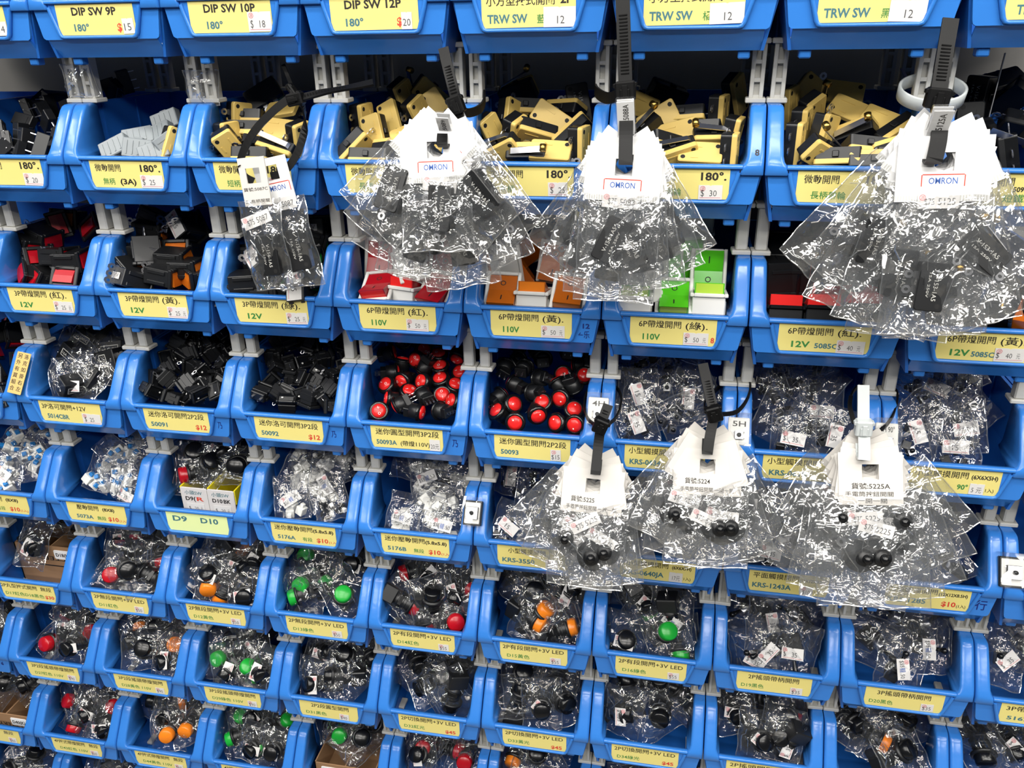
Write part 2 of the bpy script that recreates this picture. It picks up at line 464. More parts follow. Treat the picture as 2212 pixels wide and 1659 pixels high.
cell(3, 1, '3P mini rocker', [('迷你洛可開關3P2段', 4, 55, 12, 4.2, K), ('50092', 5, 20, 3, 4, B), ('$12', 46, 56, 2.6, 4.2, R_)])
cell(3, 2, '3P round rocker', [('迷你圓型開關3P2段', 4, 56, 12, 4.2, K), ('50093A', 4, 21, 3, 4, B), ('(帶燈110V)', 24, 48, 3, 3.6, K)], st(48, .4, 8.5, 10, [('20元', .8, 7.6, 2, 4)], False, False))
cell(3, 3, '2P round rocker', [('迷你圓型開關2P2段', 4, 56, 12, 4.2, K), ('50093', 5, 19, 3, 4, B)], st(44, .2, 8, 9.4, [('$15', .8, 7, 1.4, 4)], True, False))
cell(3, 4, 'KRS-06', [('小型觸摸開關', 3, 36, 12.4, 4.2, K), ('KRS-0634', 4, 27, 3, 4.4, B)])
cell(3, 5, 'KRS-0618', [('小型觸摸開關', 3, 40, 12.4, 4.2, K), ('KRS-0618', 5, 31, 3, 4.4, B)])
cell(3, 6, '6X6X5H', [('小型觸摸開關', 3, 38, 12.4, 4.2, K), ('(6X6X5H)', 40, 57, 12.4, 3.2, K), ('90°', 32, 39, 3.4, 4, G), ('(1入)', 49, 56, 2.8, 2.6, K)], st(40, .2, 9.5, 8.6, [('5 元', 1.4, 8, 1.8, 3.8)], False, False))
ten = lambda x=38: [('$10', x, x + 10.5, 2.6, 4.2, R_), ('(1入)', x + 11, x + 19, 2.6, 2.2, R_)]
cell(4, -2, '8X8 stepped', [('壓動開關', 10, 32, 12.4, 4, K), ('(8X8)', 36, 49, 12.6, 3.2, K), ('5073', 8, 20, 3, 3.8, B), ('有段', 24, 33, 2.8, 3.2, G)] + ten())
cell(4, -1, '5073A', [('壓動開關', 10, 32, 12.4, 4, K), ('(8X8)', 36, 48, 12.6, 3.2, K), ('5073A', 8, 25, 3, 3.8, B), ('無段', 29, 38, 2.8, 3.2, G)] + ten(40))
cell(4, 0, 'D9 D10', [('D9', 6, 20, 10.2, 5.4, 'ink_teal'), ('D10', 33, 50, 10.2, 5.4, 'ink_teal')], None, 'card_green')
for c, k, s_ in ((1, '5176A', '有段'), (2, '5176B', '無段')):
    cell(4, c, k, [('迷你壓動開關', 3, 38, 12.4, 4, K), ('(5.8x5.8)', 38.5, 57, 12.4, 3.2, K), (k, 5, 21.5, 3, 3.8, B), (s_, 28, 37, 2.8, 3.2, G)] + ten(41))
cell(4, 3, 'KRS-3550', [('小型觸摸開關', 9, 40, 12.4, 4, K), ('KRS-3550', 4, 31, 3, 4.2, B), ('(1入)', 50, 56, 2.6, 2.6, K)], st(40, .2, 10, 9, [('$ 5', 1.6, 8, 1.6, 4)], True, False))
cell(4, 4, 'KRS-0640JA', [('小型觸摸開關', 5, 38, 12.4, 4, K), ('(6X6X7H)', 41, 56, 12.4, 3, K), ('KRS-0640JA', 3, 35, 3.4, 4.4, B), ('(1入)', 49, 56, 2.8, 2.6, K)], st(39, .2, 10.5, 9, [('17元', 2.6, 8.6, 1.8, 4)], False, False))
cell(4, 5, 'KRS-1243A', [('平面觸摸開關', 3, 37, 12.8, 4, K), ('(12X12X4.3H)', 37.5, 57, 12.2, 2.8, K), ('KRS-1243A', 3, 32, 3.6, 4.4, B), ('(1入)', 48, 54, 2.8, 2.6, K)], st(38.5, .2, 9.5, 8.4, [('$10', 2, 7.4, 1.4, 3.8)], True, False))
cell(4, 6, 'KRS-1285', [('凸型觸摸開關', 2, 36, 12.8, 4, K), ('(12X12X8.5H)', 37, 57, 12.2, 2.8, K), ('KRS-1285', 2, 29, 3.6, 4.4, B), ('$10', 40, 50, 3, 4.4, R_), ('(1入)', 50.5, 57, 2.8, 2.6, K)])
cell(4, 7, 'right of KRS-1285', [('觸摸開關', 3, 30, 12.8, 4, K)])
def led(c, mode, code, colr, price):
    cell(5, c, code, [('2P' + mode + '開關+3V LED', 2.5, 56, 12.2, 4, K), (code + colr, 6, 26, 3.2, 3.4, G)], PS(price))
cell(5, -2, 'D17 D18', [('2P丸型按式開關', 0, 40, 12.4, 3.8, K), ('無段', 44, 56, 12.4, 3.8, K), ('D17紅色D18黑色', 3, 46, 3.6, 3.4, G), ('$30', 47, 57, 3.4, 3.8, R_)])
led(-1, '無段', 'D11', '紅色', '50'); led(0, '無段', 'D12', '黃色', '50'); led(1, '無段', 'D13', '綠色', '50')
led(2, '有段', 'D14', '紅色', '55'); led(3, '有段', 'D15', '黃色', '55'); led(4, '有段', 'D16', '綠色', '55')
for c, k, n in ((5, 'D19', '2P'), (6, 'D20', '3P')):
    cell(5, c, k, [(n + '搖頭帶柄開關', 9, 49, 12.2, 4, K), (k + '黑色', 4, 22, 3.2, 3.4, G)], PS('35', 43))
cell(5, 7, '3P-5167', [('3P帶燈開關', 4, 40, 12.2, 4, K), ('5167', 6, 22, 3, 3.6, B)])
cell(6, -3, 'left of D27', [('3P2段開關', 10, 50, 12.2, 4, K)])
for c, k, cn in ((-2, 'D27', '紅色'), (-1, 'D28', '黃色'), (0, 'D29', '綠色')):
    cell(6, c, k, [('3P2段搖頭帶燈開關', 5, 54, 12.2, 3.8, K), (k + cn + ' 110V', 7, 40, 3.4, 3.4, G)], PS('90', 45))
cell(6, 1, 'D31', [('2P2段圓型開關', 12, 50, 12.2, 4, K), ('D31黑色', 6, 27, 3.2, 3.4, G)], PS('40', 40))
for c, k, cn in ((2, 'D32', '紅光'), (3, 'D33', '黃光'), (4, 'D34', '綠光')):
    cell(6, c, k, [('2P切換開關+3V LED', 2.5, 56, 12.2, 4, K), (k + cn, 5, 25, 3.2, 3.4, G), ('$45', 45, 55, 2, 3.8, R_)])
cell(6, 5, 'right of D34', [('2P搖頭開關', 3, 40, 12.2, 4, K)])
cell(6, 6, 'below D20', [])
cell(6, 7, 'below 3P-5167', [])
cell(7, -3, 'left of D43', [('無段', 40, 52, 12.2, 3.8, Y_)], PS('60', 44))
for c, k, cn in ((-2, 'D43', '紅色'), (-1, 'D44', '黃色'), (0, 'D45', '綠色')):
    cell(7, c, k, [('4P按式帶燈開關', 3, 40, 12.2, 3.8, K), ('無段', 45, 56, 12.2, 3.8, K), (k + cn + ' 110V', 8, 42, 3.4, 3.4, G)], PS('60', 45))
for c in (1, 2, 3, 4, 5): cell(7, c, ('first', 'second', 'third', 'fourth', 'fifth')[c - 1] + ' after D45', [])
for c in (-4, -3, -2, -1): cell(8, c, {-4: 'bottom corner', -3: 'below the tray', -2: 'below D43', -1: 'below D44'}[c], [])

for r, c, k in ((0, -2, 'far edge top row'), (1, -2, 'far edge second row'), (2, -2, 'far edge third row'), (3, 7, 'right of 6X6X5H'), (4, -3, 'far edge left of stepped'), (5, -3, 'left of D17 D18')): cell(r, c, k, [])
def card_mesh(texts, cm):
    mb = MB()
    mb.box(0, 59, -0.25, 0, 0, 19.5, cm)
    for t in texts: write(mb, t[0], t[1], t[2], t[3], t[4], t[5], y=-0.32, bold=0.022)
    return mb
def sticker_mb(w, h, texts, stamp, under, m='sticker'):
    mb = MB()
    mb.prism([(0, 0), (w, 0), (w, h), (w * .56, h), (w * .5, h - .5), (w * .44, h), (0, h)], -0.18, 0, m)
    for t in texts: write(mb, t[0], t[1], t[2], t[3], t[4], 'ink_grey', y=-0.24, bold=-0.004)
    if stamp:
        ring2d(mb, min(2.6, w * .4), h - 2.2, 1.7, 0.28, 'stamp_red', y=-0.24); write(mb, '源', min(2.6, w * .4) - 1.1, min(2.6, w * .4) + 1.1, h - 3.1, 1.7, 'stamp_red', y=-0.24, bold=0)
    if under: rect2d(mb, 1, w - 1, 1.1, 1.35, 'stamp_red', y=-0.24)
    return mb
rnd = random.Random(7)
ORD = ['first', 'second', 'third', 'fourth', 'fifth', 'sixth', 'seventh', 'eighth', 'ninth', 'tenth', 'eleventh', 'twelfth', 'thirteenth']
for (r, c), (key, texts, sticker, cm) in BINS.items():
    M = T(100 * c, 0, rowz(r))
    lab = 'blue plastic stacking bin ' + (key if not texts and key.split()[0] in ('below', 'right', 'left') else ('marked ' if texts else '') + key)
    root = thing('storage_bin', M, lab, 'storage bin', 'blue stacking bins on the shelf wall')
    link('tub', TUB, root); link('side_post', POST_L, root); link('side_post', POST_R, root); link('label_frame', FRAME, root)
    for x in (18, 82): link('foot', FOOT, root, T(x, 20, -31))
    if texts:
        a = rnd.uniform(-0.6, 0.6)
        card = link('label_card', card_mesh(texts, cm).mesh('label_card'), root, T(20.4, 1.9, -16.2) @ RY(a) @ RX(0))
        card['label'] = ('pale green' if cm == 'card_green' else 'yellow') + ' label card'
        if sticker:
            x, z, w, h, tx, stp, un = sticker
            s_ = link('price_sticker', sticker_mb(w, h, tx, stp, un).mesh('price_sticker'), root, T(20.4 + x, 1.5, -16.2 + z) @ RY(rnd.uniform(-2, 2)))
            s_['label'] = 'white price sticker'

# ---------------------------------------------------------------- white spacer posts between the rows
def spacer_mesh(style, H):
    mb = MB()
    mb.box(-6.4, 6.4, -6.5, 6.5, 0, 3.2, 'spacer', b=0.6)
    mb.box(-6.4, 6.4, -6.5, 6.5, H - 3.2, H, 'spacer', b=0.6)
    if style == 'slotted':
        mb.box(-4.2, 4.2, -1.0, 4.5, 3, H - 3, 'spacer')
        for sx in (-1, 1): mb.box(sx * 3.1 - 1.3, sx * 3.1 + 1.3, -4.6, -0.9, 3, H - 3, 'spacer', b=0.3)
        for k in (1, 2): mb.box(-2.2, 2.2, -4.2, -0.9, 3 + k * (H - 6) / 3 - 1.2, 3 + k * (H - 6) / 3 + 1.2, 'spacer')
        mb.box(-2.2, 2.2, -4.2, -0.9, 3, 5, 'spacer')
    elif style == 'plain':
        mb.box(-4.0, 4.0, -4.8, 4.5, 3, H - 3, 'spacer', b=1.0)
    else:
        mb.box(-4.4, 4.4, 0, 4.5, 3, H - 3, 'spacer')
        for sx in (-1, 1): mb.box(sx * 3.3 - 1.1, sx * 3.3 + 1.1, -4.8, 0.1, 3, H - 3, 'spacer', b=0.3)
    return mb.mesh('spacer_post')
STY = {0: 'slotted', 1: 'plain', 2: 'plain', 3: 'plain', 4: 'open', 5: 'open', 6: 'open', 7: 'open'}
def keyof(r, c): return BINS[(r, c)][0] if (r, c) in BINS else None
for r in range(1, 9):
    gap = (ROW[r] - ROW[r - 1]) - 40.2 - 24.5
    me = spacer_mesh(STY[r - 1], gap)
    for i in range(-3, 8):
        for sd in (-1, 1):
            cc = i if sd > 0 else i - 1
            if (r, cc) not in BINS or (r - 1, cc) not in BINS: continue
            yy = 41.5
            o = link('spacer_post', me, None, T(100 * i + sd * 6.7, yy, rowz(r) + 40.2) @ RZ(rnd.uniform(-3, 3)))
            tag(o, 'white spacer post on the %s wall of bin %s' % ('left' if sd > 0 else 'right', keyof(r, cc)), 'spacer post', 'white spacer posts between bin rows')
me = spacer_mesh('slotted', ROW[1] - 40.2 - 24.5)
for i in range(0, 7):
    for sd in (-1, 1):
        o = link('spacer_post', me, None, T(100 * i + sd * 6.7, 142, rowz(1) + 40.2))
        tag(o, 'shaded rear spacer post, %s side of bin %s' % ('left' if sd > 0 else 'right', keyof(1, i if sd > 0 else i - 1)), 'spacer post', 'white spacer posts between bin rows')

bk = MB(); bk.box(-2600, 3200, 186, 196, 0, 2850, 'board')
o = link('wall_back', bk.mesh('wall_back')); o['kind'] = 'structure'
f_ = MB(); f_.box(-2600, 3200, -4000, 190, -40, 0, 'floor_tile'); o = link('floor', f_.mesh('floor')); o['kind'] = 'structure'
f_ = MB(); f_.box(-2600, 3200, -4000, 190, 2850, 2880, 'ceiling_white'); o = link('ceiling', f_.mesh('ceiling')); o['kind'] = 'structure'

# ---------------------------------------------------------------- kinds of small parts that lie in the bins
# KIND[name] = (category, [(part name, mesh, local matrix)]): each is built once and copied part by part
KIND = {}
I4 = Matrix.Identity(4)
def tab_mb(m, w=4.8, l=7.0, t=0.6):
    """a flat terminal with a hole, root at z = 0, hanging down -z, flat side facing -y"""
    mb = MB(); r = 1.0; cz = -l * 0.62; n = 8
    outer = []
    for k in range(n):
        a = 2 * math.pi * (k + 0.5) / n
        c, s = math.cos(a), math.sin(a)
        q = 1 / max(abs(c), abs(s))
        outer.append((c * q * w / 2 * 0.98, cz + s * q * (l - abs(cz)) * 0.98))
    inner = [(r * math.cos(2 * math.pi * (k + 0.5) / n), cz + 1.3 * r * math.sin(2 * math.pi * (k + 0.5) / n)) for k in range(n)]
    for y in (-t / 2, t / 2):
        vs = [(a, y, b) for a, b in outer + inner]
        fs = [[k, (k + 1) % n, n + (k + 1) % n, n + k] for k in range(n)]
        mb.add(vs, fs if y < 0 else [f[::-1] for f in fs], m)
    for ringp in (outer, inner):
        vs = [(a, -t / 2, b) for a, b in ringp] + [(a, t / 2, b) for a, b in ringp]
        mb.add(vs, [[k, k + n, (k + 1) % n + n, (k + 1) % n] for k in range(n)], m)
    top = cz + (l - abs(cz))
    if top < 0: mb.box(-w * .42, w * .42, -t / 2, t / 2, top, 0.2, m)
    return mb
TAB_S = tab_mb('steel').mesh('terminal'); TAB_B = tab_mb('brass').mesh('terminal')
TAB_SMALL = tab_mb('steel', 2.2, 4.6, 0.4).mesh('terminal')
def rounded(w, h, r, n=4):
    pts = []
    for cx, cz, a0 in ((w / 2 - r, h / 2 - r, 0), (-w / 2 + r, h / 2 - r, 90), (-w / 2 + r, -h / 2 + r, 180), (w / 2 - r, -h / 2 + r, 270)):
        for k in range(n + 1):
            a = math.radians(a0 + 90 * k / n); pts.append((cx + r * math.cos(a), cz + r * math.sin(a)))
    return pts
def slab(mb, poly, y0, y1, m, ch=0.5):
    """a rounded plate with chamfered front edge (front at y0)"""
    cx = sum(p[0] for p in poly) / len(poly); cz = sum(p[1] for p in poly) / len(poly)
    w = max(p[0] for p in poly) - min(p[0] for p in poly); h = max(p[1] for p in poly) - min(p[1] for p in poly)
    kx, kz = (w - 2 * ch) / w, (h - 2 * ch) / h
    r1 = [(cx + (x - cx) * kx, y0, cz + (z - cz) * kz) for x, z in poly]
    r2 = [(x, y0 + ch, z) for x, z in poly]; r3 = [(x, y1, z) for x, z in poly]
    mb.loft([r1, r2, r3], m, smooth=False)
# snap-action micro switch, tan cover towards -y
def micro_parts(cover, case, tm, lever, print_=None):
    a = MB(); slab(a, rounded(28, 16, 1.8), -5.2, -1.8, cover)
    for x, z in ((-10.8, -4.6), (10.8, 4.6)): disc2d(a, x, z, 1.55, 'dark', y=-5.26)
    a.box(-9, 1, -5.5, -5.2, 3.2, 4.2, cover); a.box(-6, -1, -5.45, -5.2, -5.2, -3.8, cover)
    if print_:
        for i, (t, h) in enumerate(print_): write(a, t, -8, -8 + 16 * min(1, len(t) / 9), 0.6 - i * 3.4, h, 'spacer', y=-5.3, bold=0)
    b = MB(); slab(b, rounded(27.6, 15.6, 1.6), -1.9, 5.2, case, ch=0.1)
    b.box(-3, 1, -1, 3, 7.6, 9.2, case, b=0.4)
    ps = [('case', b.mesh('case'), I4), ('cover', a.mesh('cover'), I4)]
    ps += [('terminal', tm, T(-6, 1.5, -7.6)), ('terminal', tm, T(3, 1.5, -7.6)), ('terminal', tm, T(13.8, 1.5, -3) @ RY(-90) @ RZ(0))]
    if lever:
        c = MB(); L = lever
        c.ribbon([(11, 1.5, 8), (9.5, 1.5, 9.6), (-L + 10, 1.5, 10.6 + L * .12)], 4.0, 0.5, 'steel', wdir=(0, 1, 0))
        if lever < 40:
            c.lathe([(0.5, -2.2), (2.3, -2.2), (2.3, 2.2), (0.5, 2.2)], 'brass', TM(-L + 10, 1.5, 12.6 + L * .12), n=12)
        ps.append(('lever', c.mesh('lever'), I4))
    return ps
KIND['micro_switch'] = ('micro switch', micro_parts('tan', 'black', TAB_S, 0))
KIND['micro_switch_lever'] = ('micro switch', micro_parts('tan', 'black', TAB_S, 24))
KIND['micro_switch_black'] = ('micro switch', micro_parts('black', 'black_gloss', TAB_S, 0, [('V-156-1A5', 2.6), ('15A 250V', 1.5)]))
KIND['micro_switch_wheel'] = ('micro switch', micro_parts('black', 'black_gloss', TAB_S, 22, [('V-153-1A5', 2.6), ('15A 250V', 1.5)]))
KIND['micro_switch_arm'] = ('micro switch', micro_parts('black', 'black_gloss', TAB_S, 52))
def pin_mb(n, pitch, l, t=0.7, m='steel'):
    mb = MB()
    for k in range(n): mb.box((k - (n - 1) / 2) * pitch - t / 2, (k - (n - 1) / 2) * pitch + t / 2, -t / 4, t / 4, -l, 0, m)
    return mb
PIN = pin_mb(1, 1, 5).mesh('pin')
def simple_box_switch(w, h, d, m, pins, pm=None):
    a = MB(); a.box(-w / 2, w / 2, -d / 2, d / 2, -h / 2, h / 2, m, b=0.5)
    a.box(-w * .3, w * .3, -d / 2 - .25, -d / 2, -h * .3, h * .28, m)
    return [('case', a.mesh('case'), I4)] + [('pin', pm or PIN, T((k - (pins - 1) / 2) * w * .36, 0, -h / 2)) for k in range(pins)]
def frost():
    a = MB(); a.box(-11, 11, -4, 4, -7, 7, 'frost', b=0.6)
    for k in range(4): a.box(-8 + k * 4.4, -7 + k * 4.4, -4.5, -4, -5, 5, 'frost')
    a.box(-3, 3, -2, 2, 7, 8.4, 'frost', b=.4)
    return [('case', a.mesh('case'), I4)] + [('pin', PIN, T(x, 0, -7)) for x in (-7, 0, 7)]
KIND['clear_micro_switch'] = ('micro switch', frost())
KIND['pin_micro_switch'] = ('micro switch', simple_box_switch(19, 10, 6.4, 'black', 3))
# rocker switches
def drape(src, prof):
    def y(z):
        for (z0, y0), (z1, y1) in zip(prof, prof[1:]):
            if z0 <= z <= z1: return y0 + (y1 - y0) * (z - z0) / (z1 - z0)
        return prof[-1][1]
    src.v = [(x, y(z) - 0.14, z) for x, _, z in src.v]
    return src
def rocker_parts(W, H, rw, rh, bez, colr, body, tm, nt, deep=20, face=None, lift=6.5, marks=True, ink='ink'):
    a = MB(); t = (W - rw) / 2; tz = (H - rh) / 2
    for x0, x1, z0, z1 in ((-W / 2, -rw / 2, -H / 2, H / 2), (rw / 2, W / 2, -H / 2, H / 2), (-rw / 2, rw / 2, -H / 2, -rh / 2), (-rw / 2, rw / 2, rh / 2, H / 2)):
        a.box(x0, x1, -2.4, 0, z0, z1, bez, b=0.5)
    b = MB(); hz = rh / 2 - .3; hw = rw / 2 - .3
    prof = [(-hz, -lift), (0.5, -2.9), (hz, -1.6)]
    b.prism([(2, -hz), (-lift, -hz), (-2.9, 0.5), (-1.6, hz), (2, hz)], -hw, hw, colr, axis='x')
    if face:   # the flat end of the raised half is frosted paler
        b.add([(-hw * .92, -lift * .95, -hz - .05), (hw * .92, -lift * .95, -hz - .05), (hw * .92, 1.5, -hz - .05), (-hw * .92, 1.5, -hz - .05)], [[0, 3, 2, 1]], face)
    if marks:
        q = MB(); ring2d(q, 0, hz * .5, rw * .1, rw * .03, ink); rect2d(q, -rw * .02, rw * .02, -hz * .7, -hz * .35, ink)
        b.merge(drape(q, prof))
    c = MB(); c.box(-W / 2 + 1.6, W / 2 - 1.6, 0, deep, -H / 2 + 1.6, H / 2 - 1.6, body, b=0.5)
    for z in (-H * .25, H * .25): c.box(-W / 2 + .8, W / 2 - .8, 3, deep - 3, z - 1.3, z + 1.3, body, b=.3)
    ps = [('body', c.mesh('body'), I4), ('bezel', a.mesh('bezel'), I4), ('rocker', b.mesh('rocker'), I4)]
    for k in range(nt):
        x = (-1 if k % 2 else 1) * W * .22 if nt > 3 else 0
        z = (k // 2 - (nt // 2 - 1) / 2) * H * .3 if nt > 3 else (k - (nt - 1) / 2) * H * .3
        ps.append(('terminal', tm, T(x, deep, z) @ RX(90) @ RZ(90)))
    return ps
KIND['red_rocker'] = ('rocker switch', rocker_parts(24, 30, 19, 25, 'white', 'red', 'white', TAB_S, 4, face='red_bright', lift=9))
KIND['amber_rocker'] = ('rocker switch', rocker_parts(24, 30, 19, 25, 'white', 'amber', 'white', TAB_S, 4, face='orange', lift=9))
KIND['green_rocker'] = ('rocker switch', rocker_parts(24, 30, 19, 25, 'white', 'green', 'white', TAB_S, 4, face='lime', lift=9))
KIND['red_black_rocker'] = ('rocker switch', rocker_parts(24, 30, 20, 25, 'black_gloss', 'red_bright', 'black', TAB_B, 6, marks=False, lift=9))
KIND['amber_black_rocker'] = ('rocker switch', rocker_parts(24, 30, 20, 25, 'black_gloss', 'amber', 'black', TAB_B, 6, marks=False, lift=9))
for nm, cm in (('red', 'red'), ('amber', 'amber'), ('green', 'green_cap')):
    KIND['small_' + nm + '_rocker'] = ('rocker switch', rocker_parts(21, 15, 15.5, 10, 'black', cm, 'black', TAB_S, 3, deep=19, lift=3.6, marks=False))
def mini_rocker():
    ps = rocker_parts(14.5, 10.5, 11, 7.2, 'black', 'black_gloss', 'black', TAB_SMALL, 0, deep=11, lift=3.0, marks=False)
    q = MB(); disc2d(q, 3, 1.4, 0.75, 'white', y=-2.75); me = q.mesh('dot')
    return ps + [('mark', me, I4)] + [('pin', TAB_SMALL, T(x, 11, 0) @ RX(90)) for x in (-3.4, 3.4)]
KIND['mini_rocker'] = ('rocker switch', mini_rocker())
def round_rocker(marks):
    a = MB(); a.lathe([(5.4, -2.0), (6.4, -2.6), (7.8, -1.8), (8.2, -0.6), (8.2, 0), (6.4, 0)], 'black_gloss', n=22)
    b = MB(); b.lathe([(0.01, -4.4), (3, -4.2), (5.6, -3.2), (5.6, 0)], 'red_bright', Matrix.Translation((0, 0, 0)), n=20)
    q = MB()
    if marks: ring2d(q, 0, 2.4, 1.1, .35, 'white', n=12); rect2d(q, -.2, .2, -3.6, -1.6, 'white')
    else: disc2d(q, 0, -2.6, 0.6, 'white')
    q.v = [(x, -4.45 + 0.038 * (x * x + z * z) - .1, z) for x, _, z in q.v]
    b.merge(q)
    c = MB(); c.lathe([(6.3, 0), (6.3, 7), (5, 7.4), (0.01, 7.4)], 'black', n=18); c.box(-4, 4, 7, 12, -5, 5, 'black', b=.4)
    return [('barrel', c.mesh('barrel'), I4), ('ring', a.mesh('ring'), I4), ('rocker', b.mesh('rocker'), I4)] + [('terminal', TAB_SMALL, T(0, 12, z) @ RX(90)) for z in ((-3, 0, 3) if marks else (-2.4, 2.4))]
KIND['round_rocker_marked'] = ('round rocker switch', round_rocker(True))
KIND['round_rocker'] = ('round rocker switch', round_rocker(False))
# panel push switches with a coloured cap towards -y
def panel_switch(cm, shape='cap'):
    a = MB()
    if shape == 'cap': a.lathe([(0.01, -12.5), (6.6, -12.3), (7.6, -11.4), (7.9, -6), (7.9, -5)], cm, n=20)
    else: a.loft([[(x * k, y, z * k) for x, z in rounded(9, 17, 4)] for k, y in ((.8, -13), (1, -12), (1, -5))], cm, smooth=False)
    b = MB(); b.lathe([(7.6, -5.4), (9.6, -5.2), (9.8, -3.6), (9.8, -3), (7.4, -3)], 'black', n=20)
    c = MB(); c.lathe([(7.2, -3), (7.2, 12), (6.2, 12.4), (6.2, 14), (0.01, 14)], 'black', n=18); c.box(-7.5, 7.5, 12, 25, -8.5, 8.5, 'black', b=.8)
    for k in range(4): c.lathe([(7.2, 0.5 + k * 2.6), (7.6, 1.2 + k * 2.6), (7.2, 1.9 + k * 2.6)], 'black', n=14)
    d = MB(); d.loft([[(x, y, z) for x, z in [(8.6 * math.cos(k * math.pi / 3), 8.6 * math.sin(k * math.pi / 3)) for k in range(6)]] for y in (5, 8)], 'black_gloss', smooth=False)
    return [('barrel', c.mesh('barrel'), I4), ('cap', a.mesh('cap'), I4), ('collar', b.mesh('collar'), I4), ('nut', d.mesh('nut'), I4)] + [('terminal', TAB_SMALL, T(x, 25, 0) @ RX(90)) for x in (-3, 3)]
for nm, cm in (('red', 'red'), ('orange', 'orange'), ('green', 'green_cap'), ('black', 'black_gloss')):
    KIND[nm + '_push_switch'] = ('push switch', panel_switch(cm, 'cap'))
def toggle():
    a = MB(); a.box(-7, 7, 0, 14, -5, 5, 'black', b=.6)
    b = MB(); b.lathe([(4, 0), (4, -7), (3.4, -7.4)], 'steel', n=14)
    c = MB(); c.lathe([(1.3, -6), (1.7, -13), (2.5, -17), (1.6, -18.4), (.01, -18.8)], 'black_gloss', RX(14), n=12)
    return [('body', a.mesh('body'), I4), ('bushing', b.mesh('bushing'), I4), ('handle', c.mesh('handle'), I4)] + [('terminal', TAB_SMALL, T(x, 14, 0) @ RX(90)) for x in (-4, 0, 4)]
KIND['toggle_switch'] = ('toggle switch', toggle())
def tact(s=6.0, h=3.6, bm='black_gloss', body='black', lid='steel'):
    a = MB(); a.box(-s / 2, s / 2, 0, h, -s / 2, s / 2, body, b=.25)
    b = MB(); b.box(-s / 2 + .2, s / 2 - .2, -.35, .05, -s / 2 + .2, s / 2 - .2, lid)
    c = MB(); c.lathe([(.01, -2.4), (1.6, -2.3), (1.75, -.3)], bm, n=12)
    leg = MB(); leg.ribbon([(0, h * .5, 0), (.9, h * .6, 0), (.9, h + 3, 0)], .7, .25, 'steel', wdir=(0, 0, 1))
    lm = leg.mesh('leg')
    return [('body', a.mesh('body'), I4), ('lid', b.mesh('lid'), I4), ('button', c.mesh('button'), I4)] + [('leg', lm, T(sx * s / 2, 0, z * s * .37) @ RZ(0 if sx > 0 else 180) @ (I4 if sx > 0 else Matrix.Scale(-1, 4, (0, 1, 0)))) for sx in (-1, 1) for z in (-1, 1)]
KIND['tact_switch'] = ('tact switch', tact())
KIND['flat_tact_switch'] = ('tact switch', tact(10, 4))
def latch(body, btn, s=8.0):
    a = MB(); a.box(-s / 2, s / 2, -1, s * .9, -s / 2, s / 2, body, b=.4)
    b = MB(); b.box(-s * .24, s * .24, -4.2, -.9, -s * .24, s * .24, btn, b=.3)
    return [('body', a.mesh('body'), I4), ('button', b.mesh('button'), I4)] + [('pin', PIN, T(x, s * .9, 0) @ RX(90)) for x in (-2.2, 0, 2.2)]
KIND['blue_button_switch'] = ('push switch', latch('white', 'button_blue', 8.4))
KIND['white_button_switch'] = ('push switch', latch('white', 'white', 7.2))
KIND['black_button_switch'] = ('push switch', latch('black', 'white', 7.2))
def relay():
    a = MB(); a.box(-12, 12, -7, 7, -9, 9, 'black', b=.6)
    for x0, x1, z0, z1 in ((-9, 9, 4.4, 5), (-9, 9, -1.6, -1), (-9, -8.4, -1.6, 5), (8.4, 9, -1.6, 5)): rect2d(a, x0, x1, z0, z1, 'spacer', y=-7.1)
    write(a, '16A 12VDC', -7.6, 7.6, 0.2, 2.6, 'spacer', y=-7.1, bold=0)
    return [('case', a.mesh('case'), I4)] + [('terminal', TAB_S, T(x, -2, -9)) for x in (-6, 6)]
KIND['boxed_rocker'] = ('rocker switch', relay())
def torch_switch():
    a = MB(); a.lathe([(.01, -7), (4, -6.8), (4.6, -5), (4.6, -1), (8.4, -.6), (8.6, 2), (8.2, 5), (5, 5.4), (.01, 5.4)], 'black', n=20)
    b = MB(); b.lathe([(.01, -10), (2.2, -9.6), (2.4, -6.8)], 'black_gloss', n=14)
    return [('housing', a.mesh('housing'), I4), ('button', b.mesh('button'), I4)] + [('terminal', TAB_S, T(sx * 7, 3, 0) @ RY(sx * -90)) for sx in (-1, 1)]
KIND['torch_switch'] = ('push switch', torch_switch())

def project(p):
    v = Vector(p) - CAM; d = v.dot(FWD)
    return 1106 + FPX * v.dot(RIGHT) / d, 829.5 + FPX * v.dot(DOWN) / d
PILE = []   # (bin, description, root, centre in mm): labelled once a whole bin is filled
def put(kind, p, R, desc, group, cell_, S=1.0):
    cat, parts = KIND[kind]
    name = {'micro_switch_lever': 'micro_switch', 'micro_switch_black': 'micro_switch', 'micro_switch_wheel': 'micro_switch', 'micro_switch_arm': 'micro_switch'}.get(kind, kind)
    root = bpy.data.objects.new(name, None); col.objects.link(root); root.empty_display_size = .004
    root.matrix_world = T(*p) @ R @ Matrix.Scale(S, 4)
    root['category'] = cat; root['group'] = group
    for pn, me, m in parts: link(pn, me, root, m)
    PILE.append((cell_, desc, root, Vector(p)))
    return root
def surf(px, py, r, z0=5.0, slope=0.42, y0=8):
    """where the sight line through a point of the photograph meets the sloping top of the heap in row r"""
    d = (at(px, py, 0) - CAM)
    zz = rowz(r) + z0
    # z = zz + slope*(y - y0)
    k = (zz + slope * (CAM.y - y0) - CAM.z) / (d.z - slope * d.y)
    p = CAM + d * k
    p.y = min(max(p.y, 11), 135); 
    return at(px, py, p.y)
